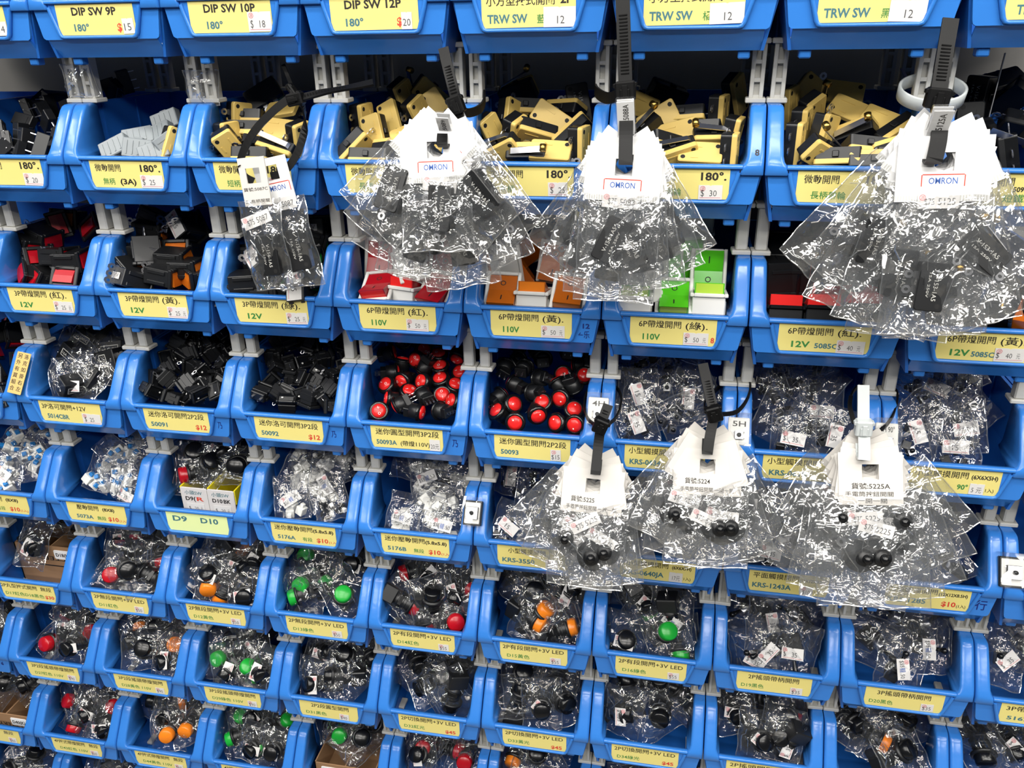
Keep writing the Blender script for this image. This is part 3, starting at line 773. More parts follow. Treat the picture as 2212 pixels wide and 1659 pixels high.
def lay(r, c, kind, px, py, yaw, pitch, roll, desc, lift=0.0, S=1.0, y=None):
    p = surf(px, py, r) if y is None else at(px, py, y)
    if kind.startswith('small_') and p.y < 24: p = at(px, py, 24)
    if pitch < -95 and p.y < 27: p = at(px, py - 6, 27)
    p.z += lift
    lo, hi = (20, 80) if p.y < 40 else (16, 84)
    p.x = min(max(p.x, 100 * c + lo), 100 * c + hi)
    g = {0: ''}.get(0)
    return put(kind, p, RZ(yaw) @ RX(pitch) @ RY(roll), desc, desc.split(' lying')[0] + ' in bin ' + keyof(r, c), (r, c), S)

# ---------------------------------------------------------------- row of tan micro switches
FACE = -24
TAN = 'tan-faced micro switch'
def micros(c, rows):
    for n_, (px, py, yaw, pitch, roll, kind) in enumerate(rows):
        if n_ >= 7 and n_ % 2 and abs(yaw) < 45: yaw, pitch = yaw + 180, -pitch
        k = {'m': 'micro_switch', 'l': 'micro_switch_lever', 'b': 'micro_switch_black'}[kind]
        lay(1, c, k, px, py, yaw, pitch, roll, {'m': TAN, 'l': 'tan-faced levered micro switch', 'b': 'all black micro switch'}[kind])
micros(1, [(468, 305, 72, 0, 88, 'm'), (535, 256, 0, 66, 2, 'm'), (604, 284, -6, -38, 6, 'm'), (614, 243, -20, -52, -14, 'm'), (533, 283, 5, 60, 3, 'm'), (547, 337, 0, 70, 0, 'm'),
           (600, 326, -20, 40, 20, 'l'), (648, 305, 70, 10, 80, 'm'), (500, 318, 30, 20, 60, 'm'), (570, 205, 10, -20, 30, 'm'), (480, 262, 60, 0, 100, 'm'), (566, 316, 10, 40, -20, 'm')])
micros(2, [(777, 266, 76, 0, 86, 'm'), (812, 292, -14, -12, 72, 'm'), (848, 262, -20, -20, 62, 'm'), (888, 296, -10, -45, -28, 'm'), (944, 236, 20, -15, 58, 'm'), (930, 204, 30, 10, 40, 'm'),
           (800, 343, 0, 62, 2, 'm'), (872, 212, 60, 10, 60, 'l'), (905, 250, 60, 0, 60, 'm'), (940, 290, 40, 30, 80, 'm'), (760, 322, 60, 30, -50, 'm'), (850, 325, 0, 40, 10, 'm'), (925, 325, -20, 10, 20, 'm')])
micros(3, [(1192, 258, 0, -18, 32, 'm'), (1100, 258, 62, -10, -66, 'm'), (1140, 236, 0, 62, 6, 'm'), (1190, 333, 0, -48, 4, 'm'), (1262, 318, 74, 0, 88, 'm'), (1158, 288, 0, 48, 26, 'm'),
           (1110, 290, 70, 20, 70, 'm'), (1222, 238, -20, 60, 10, 'm'), (1085, 328, 0, 30, -30, 'l'), (1240, 290, 40, 30, 50, 'm'), (1050, 290, 50, 0, 60, 'm'), (1140, 330, 0, 65, 4, 'l'), (1250, 225, 10, -10, 80, 'b'), (1120, 200, 0, 20, 20, 'l')])
micros(4, [(1422, 258, 4, -14, -30, 'm'), (1462, 292, -20, -30, -18, 'm'), (1435, 312, 10, 60, 34, 'm'), (1512, 338, 0, -46, 3, 'm'), (1552, 250, 72, 0, 88, 'm'), (1512, 282, 0, 66, -8, 'm'),
           (1588, 205, 60, 0, 62, 'm'), (1590, 298, 76, 10, 86, 'm'), (1480, 252, 0, 60, -10, 'm'), (1390, 288, 40, 20, 40, 'l'), (1540, 305, 10, 40, 0, 'l'), (1400, 320, 30, 30, 10, 'm'), (1460, 335, 20, 30, -20, 'l'), (1575, 335, 80, 0, 90, 'm'), (1370, 225, 40, 10, 20, 'm'), (1440, 205, 20, 20, -20, 'b')])
micros(5, [(1735, 205, 10, -10, -52, 'm'), (1818, 205, 0, -30, 8, 'm'), (1836, 245, -8, -44, 27, 'm'), (1906, 268, -8, -46, 26, 'm'), (1776, 294, 52, 5, -78, 'm'), (1872, 322, 0, 56, 12, 'm'),
           (1810, 341, 0, 70, -14, 'm'), (1880, 350, 0, 58, 4, 'm'), (1712, 312, 74, 0, 90, 'm'), (1730, 280, 70, 0, 84, 'm'), (1752, 246, 50, 20, 60, 'l'), (1845, 288, 10, 50, 40, 'l'), (1775, 333, 20, 30, 30, 'l'), (1930, 325, 30, 40, 20, 'm'),
           (1960, 290, 40, 20, -30, 'm'), (1700, 232, 60, 0, 80, 'm'), (1960, 345, 10, 60, 0, 'm')])
for i, (px, py, yaw, pitch, roll) in enumerate([(250, 320, 0, -30, -28), (300, 322, 10, -20, 8), (345, 290, -10, -30, -24), (300, 298, 20, -40, -10), (360, 262, 0, -20, -20), (366, 322, 40, -10, 60), (335, 330, 10, -30, -20)]):
    lay(1, 0, 'clear_micro_switch', px, py, yaw, pitch, roll, 'frosted micro switch')
lay(1, 0, 'micro_switch', 372, 318, 60, 0, -62, TAN)

def heap(r, c, kinds, desc, n, size, seed, z0=5.0, slope=0.42, x=(18, 82), y=(14, 112), tilt=180, S=1.0, face=0.0):
    rr = random.Random(seed); pts = []
    tries = 0
    while len(pts) < n and tries < 4000:
        tries += 1
        yy = y[0] + (y[1] - y[0]) * rr.random() ** 1.25
        xa, xb = (x[0], x[1]) if yy < 46 else (14, 86)
        p = Vector((xa + (xb - xa) * rr.random(), yy, z0 + slope * (yy - 8) + rr.uniform(-2.5, 2.5)))
        if all((p - q).length > size * (1 - 0.35 * tries / 4000) for q in pts): pts.append(p)
    for i, p in enumerate(pts):
        k = kinds[i % len(kinds)] if isinstance(kinds, list) else kinds
        R = Euler((rr.uniform(-tilt, tilt) * math.pi / 180, rr.uniform(-3.1, 3.1), rr.uniform(-3.1, 3.1))).to_matrix().to_4x4()
        if rr.random() < face: R = RZ(rr.uniform(-55, 55)) @ RX(rr.uniform(-75, 5)) @ RY(rr.uniform(-180, 180))
        put(k, (100 * c + p.x, p.y, rowz(r) + p.z), R, desc, desc + ' heap in bin ' + keyof(r, c), (r, c), S)
heap(1, -1, 'pin_micro_switch', 'black steel-pinned micro switch', 26, 12, 11)
heap(1, 6, ['micro_switch_arm', 'micro_switch_black', 'micro_switch_arm'], 'black long-armed micro switch', 14, 19, 12)
for px, py, rl in ((2062, 200, -8), (2150, 210, -24), (2190, 250, 30)):
    pass
# ---------------------------------------------------------------- lit rocker switches
def rockers(r, c, kind, desc, rows):
    for px, py, yaw, pitch, roll in rows: lay(r, c, kind, px, py - 8, yaw, pitch, roll, desc, S=1.08)
rockers(2, 2, 'red_rocker', 'white-framed red rocker switch', [(818, 628, -14, -62, -16), (886, 636, -18, -100, -4), (944, 636, -10, -46, 6), (824, 566, 6, -8, 4), (962, 592, 0, -34, 0), (888, 590, 20, 150, 8), (900, 545, 0, -20, 30), (956, 548, 10, -10, 80), (860, 528, 30, 10, 100)])
rockers(2, 3, 'amber_rocker', 'white-framed amber rocker switch', [(1086, 640, 6, -44, 3), (1156, 646, 0, -100, 2), (1230, 642, 4, -46, 6), (1078, 590, 42, -6, -4), (1122, 578, 100, -8, 6), (1200, 575, -6, -10, 6), (1248, 600, -10, 30, 6), (1150, 540, 10, 20, 60), (1230, 530, -20, 0, 20)])
rockers(2, 4, 'green_rocker', 'white-framed green rocker switch', [(1374, 655, 0, -100, 1), (1456, 652, 0, -50, 0), (1530, 650, 0, -100, 0), (1450, 600, 64, 0, 0), (1396, 612, 0, 168, 4), (1530, 594, 0, -28, 180), (1486, 560, 30, 10, 0), (1424, 560, 10, 40, 80), (1360, 612, 60, 10, 20), (1506, 500, 0, 90, 0)])
rockers(2, 5, 'red_black_rocker', 'red-faced black rocker switch', [(1692, 678, 0, -104, 0), (1772, 678, 0, -104, 0), (1858, 674, 0, -104, -3), (1740, 610, 95, 0, 0), (1705, 610, 108, 0, 2), (1800, 634, 20, 50, -6), (1700, 545, 170, -30, 4), (1860, 610, 40, 30, 60), (1790, 570, 90, 0, 30), (1920, 650, 20, 30, 10)])
rockers(2, 6, 'amber_black_rocker', 'amber-faced black rocker switch', [(2010, 690, 0, -104, 0), (2090, 690, 100, 10, 0), (2180, 660, 80, 0, 4), (2040, 640, 20, 20, 30), (2130, 640, 170, -20, 0), (2190, 690, 60, 0, 60), (2060, 590, 90, 0, 20)])
def price_tag(r, c, px, py, yaw, pitch, roll, y=None):
    pass
sm = [(76, 600, -30, -30, 10), (142, 598, 4, -30, 3), (85, 555, 60, -20, 8), (150, 555, 90, 0, 10), (40, 470, 12, -10, 6), (125, 485, 30, -10, 80), (195, 490, -20, -20, -38), (60, 540, 60, 20, 20), (180, 560, 100, 0, 0), (110, 520, 80, 20, 0), (30, 590, -40, -20, 30)]
for i, q in enumerate(sm): lay(2, -1, 'small_amber_rocker' if i == 4 else 'small_red_rocker', *q, 'amber-faced black rocker switch' if i == 4 else 'red-faced black rocker switch', S=1.15)
sa = [(300, 605, 70, 40, 10), (380, 600, 90, 10, 5), (408, 602, -40, 0, 5), (340, 540, 110, 0, 0), (400, 560, 100, 5, -4), (382, 540, 5, -20, -2), (420, 490, 120, 10, 40), (350, 500, 100, 10, 0), (320, 570, 30, 60, 10), (430, 580, 90, 0, 0), (300, 480, 80, 20, 20)]
for q in sa: lay(2, 0, 'small_amber_rocker', *q, 'amber-faced black rocker switch', S=1.15)
sg = [(530, 620, 120, -10, 10), (560, 605, 110, 0, 0), (640, 640, 80, 20, 0), (680, 620, 60, 60, 10), (600, 640, 100, 0, 10), (650, 590, 90, 30, 0), (690, 570, 100, 0, 60), (640, 545, -20, 0, 20), (700, 520, 110, 20, 0), (620, 600, 70, 40, 30), (560, 560, 100, 0, 90), (700, 650, 90, 0, 0)]
for q in sg: lay(2, 1, 'small_green_rocker', *q, 'green-faced black rocker switch', S=1.15)
def on_back(root, texts, w, h, M, stamp=True):
    s = sticker_mb(w, h, texts, stamp, stamp); s.v = [(x - w / 2, y, z - h / 2) for x, y, z in s.v]
    link('price_sticker', s.mesh('price_sticker'), root, M)['label'] = 'white sticker'
T25 = [('$', 1.6, 3.4, 3, 4), ('25', 7.5, 11.5, 3, 3.6)]
for r_, c_, kd, px, py, yaw, pitch, roll, ds in ((2, 0, 'small_amber_rocker', 424, 492, 168, 20, -52, 'amber-faced black rocker switch'), (2, 1, 'small_green_rocker', 590, 596, 150, 50, -24, 'green-faced black rocker switch'), (2, 1, 'small_green_rocker', 668, 634, 176, 30, -80, 'green-faced black rocker switch')):
    on_back(lay(r_, c_, kd, px, py, yaw, pitch, roll, ds, S=1.25), T25, 17, 9.6, T(0, 19.3, 0) @ RZ(180))
for r_, c_, kd, px, py, yaw, pitch, roll, ds in ((2, 0, 'small_amber_rocker', 310, 612, 150, 30, 4, 'amber-faced black rocker switch'), (2, 1, 'small_green_rocker', 700, 488, 176, 10, 4, 'green-faced black rocker switch'), (2, 1, 'small_green_rocker', 684, 566, 176, 20, -60, 'green-faced black rocker switch')):
    on_back(lay(r_, c_, kd, px, py, yaw, pitch, roll, ds, S=1.2), [('12V', 1.2, 8.4, 1.2, 2.8)], 9.6, 4.4, T(0, 19.3, 0) @ RZ(180), False)
heap(3, 0, 'mini_rocker', 'white-dotted black mini rocker', 46, 10.5, 21, face=.4, z0=8, S=1.1)
heap(3, 1, 'mini_rocker', 'white-dotted black mini rocker', 46, 10.5, 22, face=.3, z0=8, S=1.1)
heap(3, 2, 'round_rocker_marked', 'marked red round rocker', 34, 13.5, 23, tilt=100, face=.4)
heap(3, 3, 'round_rocker', 'plain red round rocker', 32, 14, 24, tilt=90, face=.45)
heap(3, -2, 'small_red_rocker', 'red-faced black rocker switch', 14, 17, 25)
heap(0, 0, 'pin_micro_switch', 'black pinned switch block', 8, 14, 26, z0=0)

# ---------------------------------------------------------------- clear plastic bags
from mathutils import noise as mnoise
def ridge(p):
    return 1 - abs(mnoise.noise(p)) * 2
def bag_mb(w, h, puff, cr, seed, nx=16, ny=20, film_m='film_heap', flange=1.6, drop=0.0):
    """a closed two-sided bag, w wide, from z = 0 (top) down to -h; the film is creased and bulges along y"""
    mb = MB(); off = Vector((seed * 7.3, seed * 3.1, seed * 1.7))
    for sd in (-1, 1):
        vs = []
        for j in range(ny + 1):
            for i in range(nx + 1):
                u = 2 * i / nx - 1; v = 2 * j / ny - 1
                e = max(0, 1 - u * u) ** 0.55 * max(0, 1 - v * v) ** 0.6
                x, z = u * w / 2, -h * (j / ny)
                p = Vector((x * 0.055, z * 0.055, 0)) + off
                common = cr * 1.3 * mnoise.noise(p * 0.9) + drop * (j / ny) ** 2
                q = Vector((x * 0.13, z * 0.09, sd * 3.7)) + off
                d = puff * 0.5 * e + cr * e * (0.75 * (ridge(q) - .45) + 0.5 * mnoise.noise(q * 2.3) + 0.3 * ridge(q * 3.1) - .15)
                jx = 0.7 * cr * mnoise.noise(p * 1.9 + Vector((9, 0, 0))) * (0.3 + abs(v)) * .6
                jz = 0.7 * cr * mnoise.noise(p * 1.7 + Vector((0, 9, 0))) * (1 if j else 0) * .7
                vs.append((x + jx, common + sd * max(d, 0.06), z + jz))
        W = nx + 1
        if sd < 0: front = vs
        fs = [[j * W + i, j * W + i + 1, (j + 1) * W + i + 1, (j + 1) * W + i] for j in range(ny) for i in range(nx)]
        mb.add(vs, fs if sd > 0 else [f[::-1] for f in fs], film_m, smooth=True)
    # welded edge, and sharp folds running over the front sheet
    W = nx + 1; fr = random.Random(seed * 13 + 1)
    def fold(pts, wd, ht, up=-1):
        rings = []
        for i, p in enumerate(pts):
            p = Vector(p); t = (Vector(pts[min(i + 1, len(pts) - 1)]) - Vector(pts[max(i - 1, 0)])).normalized()
            s = t.cross(Vector((0, 1, 0))); s = s.normalized() if s.length > 1e-6 else Vector((1, 0, 0))
            rings.append([p - s * wd / 2, p + Vector((0, up * ht, 0)), p + s * wd / 2])
        mb.loft(rings, 'film_fold', caps=False, closed=False, smooth=False)
    edge = [front[j * W] for j in range(ny + 1)] + [front[ny * W + i] for i in range(1, nx + 1)] + [front[j * W + nx] for j in range(ny - 1, -1, -1)]
    fold(edge, 0.9, 0.25)
    for _ in range(9):
        i = fr.uniform(1, nx - 1); j = fr.uniform(0, ny * .6); di = fr.uniform(-.7, .7); dj = fr.choice((1, 1, 1, .35)) ; n = fr.randint(4, 9); pts = []
        for k in range(n):
            a, b = int(round(i)), int(round(j))
            if not (0 < a < nx and 0 < b < ny): break
            pts.append(front[b * W + a]); i += di * fr.uniform(.4, 1.6); j += dj * fr.uniform(.8, 1.4)
        pts = [p for k, p in enumerate(pts) if k == 0 or p != pts[k - 1]]
        if len(pts) > 2: fold(pts, fr.uniform(.5, 1.1), fr.uniform(.3, .8))
    return mb
HEAPBAG = [bag_mb(37, 48, 15, 5.4, k).mesh('film') for k in range(8)]
TINYBAG = [bag_mb(31, 39, 9, 4.6, k + 20, 14, 16).mesh('film') for k in range(6)]
def sticker_mesh(kind):
    t = {'plain': [('$', 1.6, 3.4, 2.4, 4), ('35', 8, 12, 2.4, 4)], 'blue': [('$55', 1.4, 6.4, 2.2, 3.4), ('.50', 11, 15.5, 2.2, 3.4)], 'small': [('15', 6, 10, 2.4, 4)]}[kind]
    mb = sticker_mb(17, 9.6, t, True, kind != 'blue')
    if kind == 'blue': write(mb, '有段', 7, 10.4, 2, 3.6, 'ink_blue', y=-.24)
    # the paper follows the film: bent a little
    mb.v = [(x - 8.5, y - 0.018 * (x - 8.5) ** 2 * -1, z - 4.8) for x, y, z in mb.v]
    return mb.mesh('price_sticker')
STICK = {k: sticker_mesh(k) for k in ('plain', 'blue', 'small')}
BAGN = 'clear plastic bag'
brnd = random.Random(99)
def heap_bag(r, c, p, R, kind, n=1, sticker=None, srel=None, tiny=False, cont_R=None, desc=None, inside='', S=1.0, dark=False):
    """one bag lying in a bin, with what is in it"""
    me = brnd.choice(TINYBAG if tiny else HEAPBAG)
    h = 39 if tiny else 48
    root = bpy.data.objects.new('parts_bag' if tiny else 'plastic_bag', None); col.objects.link(root); root.empty_display_size = .004
    Rb = R @ RY(brnd.choice((0, 180)) * 0 + brnd.uniform(-14, 14))
    root.matrix_world = T(*p) @ Rb @ Matrix.Scale(S, 4)
    root['category'] = 'plastic bag'; root['group'] = 'clear bags in bin ' + keyof(r, c)
    link('film', me, root, T(0, 0, h * .55))
    if sticker:
        s = link('price_sticker', STICK[sticker], root, (srel if srel is not None else T(brnd.uniform(-5, 5), -8.2, brnd.uniform(2, 14)) @ RY(brnd.uniform(-50, 50))) )
        s['label'] = 'white price sticker'
    PILE.append(((r, c), 'clear bag with white sticker' if sticker else 'clear plastic bag', root, Vector(p)))
    for k in range(n):
        cat = KIND[kind][0]
        if n == 1: lp = Matrix.Identity(4); LR = cont_R if cont_R is not None else RX(brnd.uniform(-25, 60)) @ RY(brnd.uniform(-180, 180)) @ RZ(brnd.uniform(-70, 70))
        else:
            a = 2 * math.pi * k / n + brnd.random(); rad = 0 if k == 0 else brnd.uniform(6, 10)
            lp = T(rad * math.cos(a), brnd.uniform(-1.5, 1.5), rad * math.sin(a) * 1.1 - 4); LR = (RY(brnd.uniform(-180, 180)) @ RX(brnd.uniform(-70, 70)) @ RZ(brnd.choice((0, 90, 180)))) if 'tact' in kind else RZ(brnd.uniform(-60, 60)) @ RX(brnd.uniform(-60, 40)) @ RY(brnd.uniform(-180, 180))
        Mw = T(*p) @ Rb @ lp
        t = Mw.to_translation() / MM
        put(kind, t, Rb @ LR, desc, desc + ' in bin ' + keyof(r, c), (r, c), S)
CAPD = {'red_push_switch': 'bagged red-capped push switch', 'orange_push_switch': 'bagged orange-capped push switch', 'green_push_switch': 'bagged green-capped push switch',
        'black_push_switch': 'bagged black push switch', 'toggle_switch': 'bagged black toggle switch', 'tact_switch': 'tiny bagged tact switch', 'flat_tact_switch': 'bagged flat tact switch',
        'blue_button_switch': 'bagged white blue-button switch', 'white_button_switch': 'tiny bagged white switch', 'black_button_switch': 'tiny bagged black switch', 'boxed_rocker': 'bagged black box switch'}
def bag_bin(r, c, kind, org, sc, caps=(), stickers=(), fill=5, fkind=None, n=1, tiny=False, seed=0, skind='plain', slope=0.42, ys=(22, 106)):
    """caps / stickers: where the photo shows a coloured cap or a sticker; fill: other bags between them"""
    rr = random.Random(1000 + r * 40 + c + seed)
    X = lambda q: (org[0] + q[0] * sc, org[1] + q[1] * sc)
    used = []
    def inbin(p):
        p.y = max(p.y, 20); lo, hi = (27, 73) if p.y < 44 else (22, 78)
        p.x = min(max(p.x, 100 * c + lo), 100 * c + hi); return p
    for q in caps:
        p = inbin(surf(*X(q), r, 9, slope)); p.y += 5; p.z -= 1.5
        yaw, pitch = (q[2], q[3]) if len(q) > 3 else (rr.uniform(-35, 35), rr.uniform(-45, -5))
        heap_bag(r, c, p, RZ(rr.uniform(-15, 15)) @ RX(-30 + rr.uniform(-15, 15)) @ RY(rr.uniform(-40, 40)), kind, desc=CAPD[kind], cont_R=RX(30) @ RZ(yaw) @ RX(pitch))
        used.append(p)
    for q in stickers:
        p = inbin(surf(*X(q), r, 9, slope)); used.append(p)
        roll = q[2] if len(q) > 2 else rr.uniform(-60, 60)
        R = RZ(rr.uniform(-12, 12)) @ RX(-26 + rr.uniform(-10, 10))
        k2 = fkind or kind
        heap_bag(r, c, p, R, k2, n=n, sticker=skind if rr.random() < .6 else 'plain', srel=T(0, -9.5 if not tiny else -6.5, 0) @ RY(roll), desc=CAPD[k2], tiny=tiny)
    if not tiny and fill > 1: fill += 2
    tries = 0; k = 0
    while k < fill and tries < 600:
        tries += 1
        y = ys[0] + (ys[1] - ys[0]) * rr.random(); lo, hi = (29, 71) if y < 44 else (22, 78)
        p = Vector((100 * c + rr.uniform(lo, hi), y, rowz(r) + (8 if not tiny else 6) + slope * (y - 8) + rr.uniform(-3, 2)))
        lim = (15 if tiny else 20) * (1 - .6 * tries / 600)
        if any((p - u).length < lim for u in used): continue
        k += 1; used.append(p); k2 = fkind or kind
        if isinstance(k2, (list, tuple)): k2 = rr.choice(k2)
        heap_bag(r, c, p, RZ(rr.uniform(-25, 25)) @ RX(-32 + rr.uniform(-25, 25)) @ RY(rr.uniform(-180, 180)), k2, n=n, desc=CAPD[k2], tiny=tiny, S=1.0 if tiny else 1.08)

A = ((0, 700), .25316); Bc = ((450, 740), .29837); C4 = ((0, 920), .29837); E4 = ((500, 960), .29837); F = ((0, 1120), .29837); G6 = ((600, 1150), .29837)
H7 = ((1200, 1180), .29837); I8 = ((1650, 1180), .25407); L = ((0, 1220), .33454); Mm = ((740, 1220), .33454); N_ = ((1472, 1220), .33454); D3 = ((740, 800), .33454); D4 = ((1472, 800), .33454)
# row 3
bag_bin(3, -1, 'boxed_rocker', *A, caps=[(700, 150, 5, -40), (940, 245, -10, -20), (745, 455, -12, -26)], stickers=[(580, 560, 10)], fill=3, fkind='boxed_rocker')
TI = ['tact_switch']
bag_bin(3, 4, 'tact_switch', *D3, stickers=[(1870, 350, 84), (1905, 160, 70), (2240, 180, 80)], fill=9, n=4, tiny=True, skind='small')
bag_bin(3, 5, 'tact_switch', *D4, stickers=[(730, 480, 8), (905, 270, 4), (990, 430, 84)], fill=9, n=4, tiny=True, skind='small')
bag_bin(3, 6, 'tact_switch', *D4, stickers=[(1510, 400, 60), (1820, 380, -4), (1640, 110, 20), (1780, 520, 10)], fill=8, n=4, tiny=True, skind='small')
# row 4
bag_bin(4, -2, 'blue_button_switch', *C4, stickers=[(40, 350, 40)], fill=8, n=5, tiny=True)
bag_bin(4, -1, 'blue_button_switch', *C4, stickers=[(930, 540, 30)], fill=8, n=5, tiny=True)
bag_bin(4, 1, 'white_button_switch', *E4, stickers=[(690, 290, 50), (440, 395, -26)], fill=8, n=5, tiny=True, fkind='white_button_switch', skind='blue')
bag_bin(4, 1, 'black_button_switch', *E4, fill=3, n=4, tiny=True, seed=5)
bag_bin(4, 2, 'white_button_switch', *E4, stickers=[(1225, 570, 5), (1510, 625, 3), (1420, 240, -14)], fill=8, n=5, tiny=True, skind='blue')
bag_bin(4, 2, 'black_button_switch', *E4, fill=3, n=4, tiny=True, seed=6)
bag_bin(4, 3, 'tact_switch', *E4, stickers=[(2040, 230, 84), (2000, 640, 20)], fill=8, n=4, tiny=True, skind='small')
bag_bin(4, 4, 'tact_switch', *D4, fill=7, n=4, tiny=True)
bag_bin(4, 5, 'flat_tact_switch', *D4, stickers=[(570, 1220, 15)], fill=7, n=3, tiny=True)
bag_bin(4, 6, 'flat_tact_switch', *D4, fill=7, n=3, tiny=True)
bag_bin(4, 7, 'flat_tact_switch', *D4, fill=3, n=2, tiny=True)
# row 5
BK = 'black_push_switch'
bag_bin(5, -1, 'red_push_switch', *F, caps=[(755, 465, 10, -30), (945, 115, 0, 40), (1165, 275, 60, 10)], stickers=[(890, 160, 80)], fill=4, fkind=BK)
bag_bin(5, 0, 'orange_push_switch', *F, caps=[(1480, 500, -20, 0), (1710, 200, 30, 10), (1570, 585, 20, 40)], stickers=[(1530, 420, 20), (1740, 345, 20), (1850, 290, -60), (1750, 595, -16)], fill=2, fkind=BK, skind='blue')
bag_bin(5, 1, 'green_push_switch', *G6, caps=[(215, 200, 0, -50), (140, 365, 0, -20), (280, 345, 70, 0), (460, 475, 30, -40), (130, 500, -60, 0)], stickers=[(555, 225, 10)], fill=3, fkind=BK, skind='blue')
bag_bin(5, 2, 'red_push_switch', *G6, caps=[(960, 290, -40, 20), (920, 525, 20, 60), (1030, 682, 0, 60), (1305, 705, 20, -10), (1385, 385, 60, 0)], stickers=[(1120, 300, -60), (1340, 430, 70)], fill=3, fkind=BK)
bag_bin(5, 3, 'orange_push_switch', *G6, caps=[(1890, 610, 60, -20), (1835, 665, 80, 0), (2150, 780, 84, 0)], stickers=[(2100, 450, -60)], fill=5, fkind=BK)
bag_bin(5, 4, 'green_push_switch', *H7, caps=[(790, 640, 30, -30), (920, 800, 0, 50), (640, 440, 20, 60)], stickers=[(660, 395, 26), (835, 530, 30), (470, 740, 6)], fill=3, fkind=BK, skind='blue')
bag_bin(5, 5, 'toggle_switch', *H7, stickers=[(1560, 530, 76), (1540, 780, -50), (1720, 775, -12), (1440, 865, 34)], fill=5)
bag_bin(5, 6, 'toggle_switch', *I8, stickers=[(1385, 855, 86), (1170, 1080, 74)], fill=6, skind='blue')
bag_bin(5, 7, 'toggle_switch', *I8, stickers=[(2000, 960, -50)], fill=5)
# rows 6 to 8
bag_bin(6, -3, BK, *L, fill=6)
bag_bin(6, -2, 'red_push_switch', *L, caps=[(290, 540, 10, -20), (590, 410, 40, 0), (440, 300, 0, 60)], stickers=[(440, 420, 75), (465, 530, -14)], fill=3, fkind=BK)
bag_bin(6, -1, 'orange_push_switch', *L, caps=[(1130, 535, 40, -30), (1060, 650, -20, 0), (825, 360, 0, 40)], stickers=[(1125, 640, 86)], fill=7, fkind=BK)
bag_bin(6, 0, 'green_push_switch', *L, caps=[(1385, 600, -10, -20), (1545, 725, 50, -30), (1705, 765, -30, 20)], stickers=[(1630, 530, 60), (1470, 690, -62), (1680, 695, -80)], fill=3, fkind=BK)
bag_bin(6, 1, BK, *L, stickers=[(2090, 565, 2), (2020, 810, 84)], fill=7)
bag_bin(6, 2, BK, *Mm, fill=10)
bag_bin(6, 3, BK, *Mm, stickers=[(1285, 915, 42)], fill=8)
bag_bin(6, 4, BK, *Mm, stickers=[(1770, 950, 80)], fill=8)
bag_bin(6, 5, 'red_push_switch', *N_, caps=[(690, 1010, 70, 0)], stickers=[(505, 1160, 34), (640, 1100, -30), (680, 1200, -80), (330, 940, 10), (765, 990, 40)], fill=3, fkind=BK)
bag_bin(6, 6, 'orange_push_switch', *N_, caps=[(1260, 1140, 80, 0)], fill=6, fkind=BK)
bag_bin(6, 7, BK, *N_, stickers=[(2130, 1170, 60)], fill=6)
bag_bin(7, -2, 'red_push_switch', *L, caps=[(415, 890, 0, -60), (705, 920, 40, -10), (440, 1065, 30, 30)], stickers=[(590, 945, 4), (665, 1085, -20)], fill=3, fkind=BK)
bag_bin(7, -1, 'orange_push_switch', *L, caps=[(1060, 1115, 5, -20), (1205, 1050, 40, -10), (1215, 890, -60, 0)], stickers=[(1080, 975, -30)], fill=3, fkind=BK)
bag_bin(7, 0, 'green_push_switch', *L, caps=[(1520, 1000, 0, -60), (1640, 1245, 0, -40), (1460, 1110, -70, 0), (1845, 1030, 60, -20)], stickers=[(1640, 985, -50), (1650, 1175, -4), (1785, 1225, 14)], fill=2, fkind=BK)
bag_bin(7, 2, 'red_push_switch', *Mm, caps=[(480, 1190, 20, -40), (700, 1210, 70, 0), (830, 1275, 0, -30)], stickers=[(430, 1215, 84)], fill=4, fkind=BK)
bag_bin(7, 3, 'orange_push_switch', *Mm, caps=[(1110, 1245, 0, 30)], fill=5, fkind=BK)
for c in (4, 5): bag_bin(7, c, BK, *Mm, fill=5)
bag_bin(8, -4, 'green_push_switch', *L, caps=[(40, 1240, 0, -50), (100, 1280, 0, -50)], fill=2, fkind=BK)
for c in (-3, -2, -1): bag_bin(8, c, BK, *L, fill=4, seed=3)

# ---------------------------------------------------------------- cardboard trays and the divided yellow box
def tray(r, c, x0, x1, y0, z1, marks, key):
    M = T(100 * c, y0, rowz(r) - 26)
    root = thing('cardboard_tray', M, 'brown cardboard tray with white marker labels in the bin ' + key, 'cardboard tray', 'cardboard trays in the bins')
    H = z1 + 26; D = 70
    b = MB(); b.box(x0, x1, 0, 1.2, 0, H, 'cardboard'); b.box(x0, x0 + 1.2, 0, D, 0, H, 'cardboard'); b.box(x1 - 1.2, x1, 0, D, 0, H, 'cardboard'); b.box(x0, x1, D - 1.2, D, 0, H, 'cardboard'); b.box(x0, x1, 0, D, 0, 1, 'cardboard')
    write(b, 'BATTERY', x1 - 8, x0 + 22, H - 12, -5, 'ink', y=-.12)
    rect2d(b, x0 + 16, x1 - 6, H - 24, H - 22.6, 'ink')
    link('box', b.mesh('box'), root)
    d = MB(); d.box((x0 + x1) / 2 - .6, (x0 + x1) / 2 + .6, 1.2, D - 1.2, 1, H - 1, 'cardboard'); link('divider', d.mesh('divider'), root)
    for (xx, t) in marks:
        s = MB(); slab(s, [(a + xx, b2 + H - 9) for a, b2 in rounded(20, 10.5, 1.6)], -.5, -.02, 'paper', ch=.1)
        write(s, t, xx - 8, xx + 8, H - 11, 4, 'ink', y=-.6, bold=.05); link('sticker', s.mesh('sticker'), root)
    return root
tray(5, -2, 9.5, 90.5, 39.5, 20, [(28, 'D17(R)'), (64, 'D18(K)')], 'D17 D18')
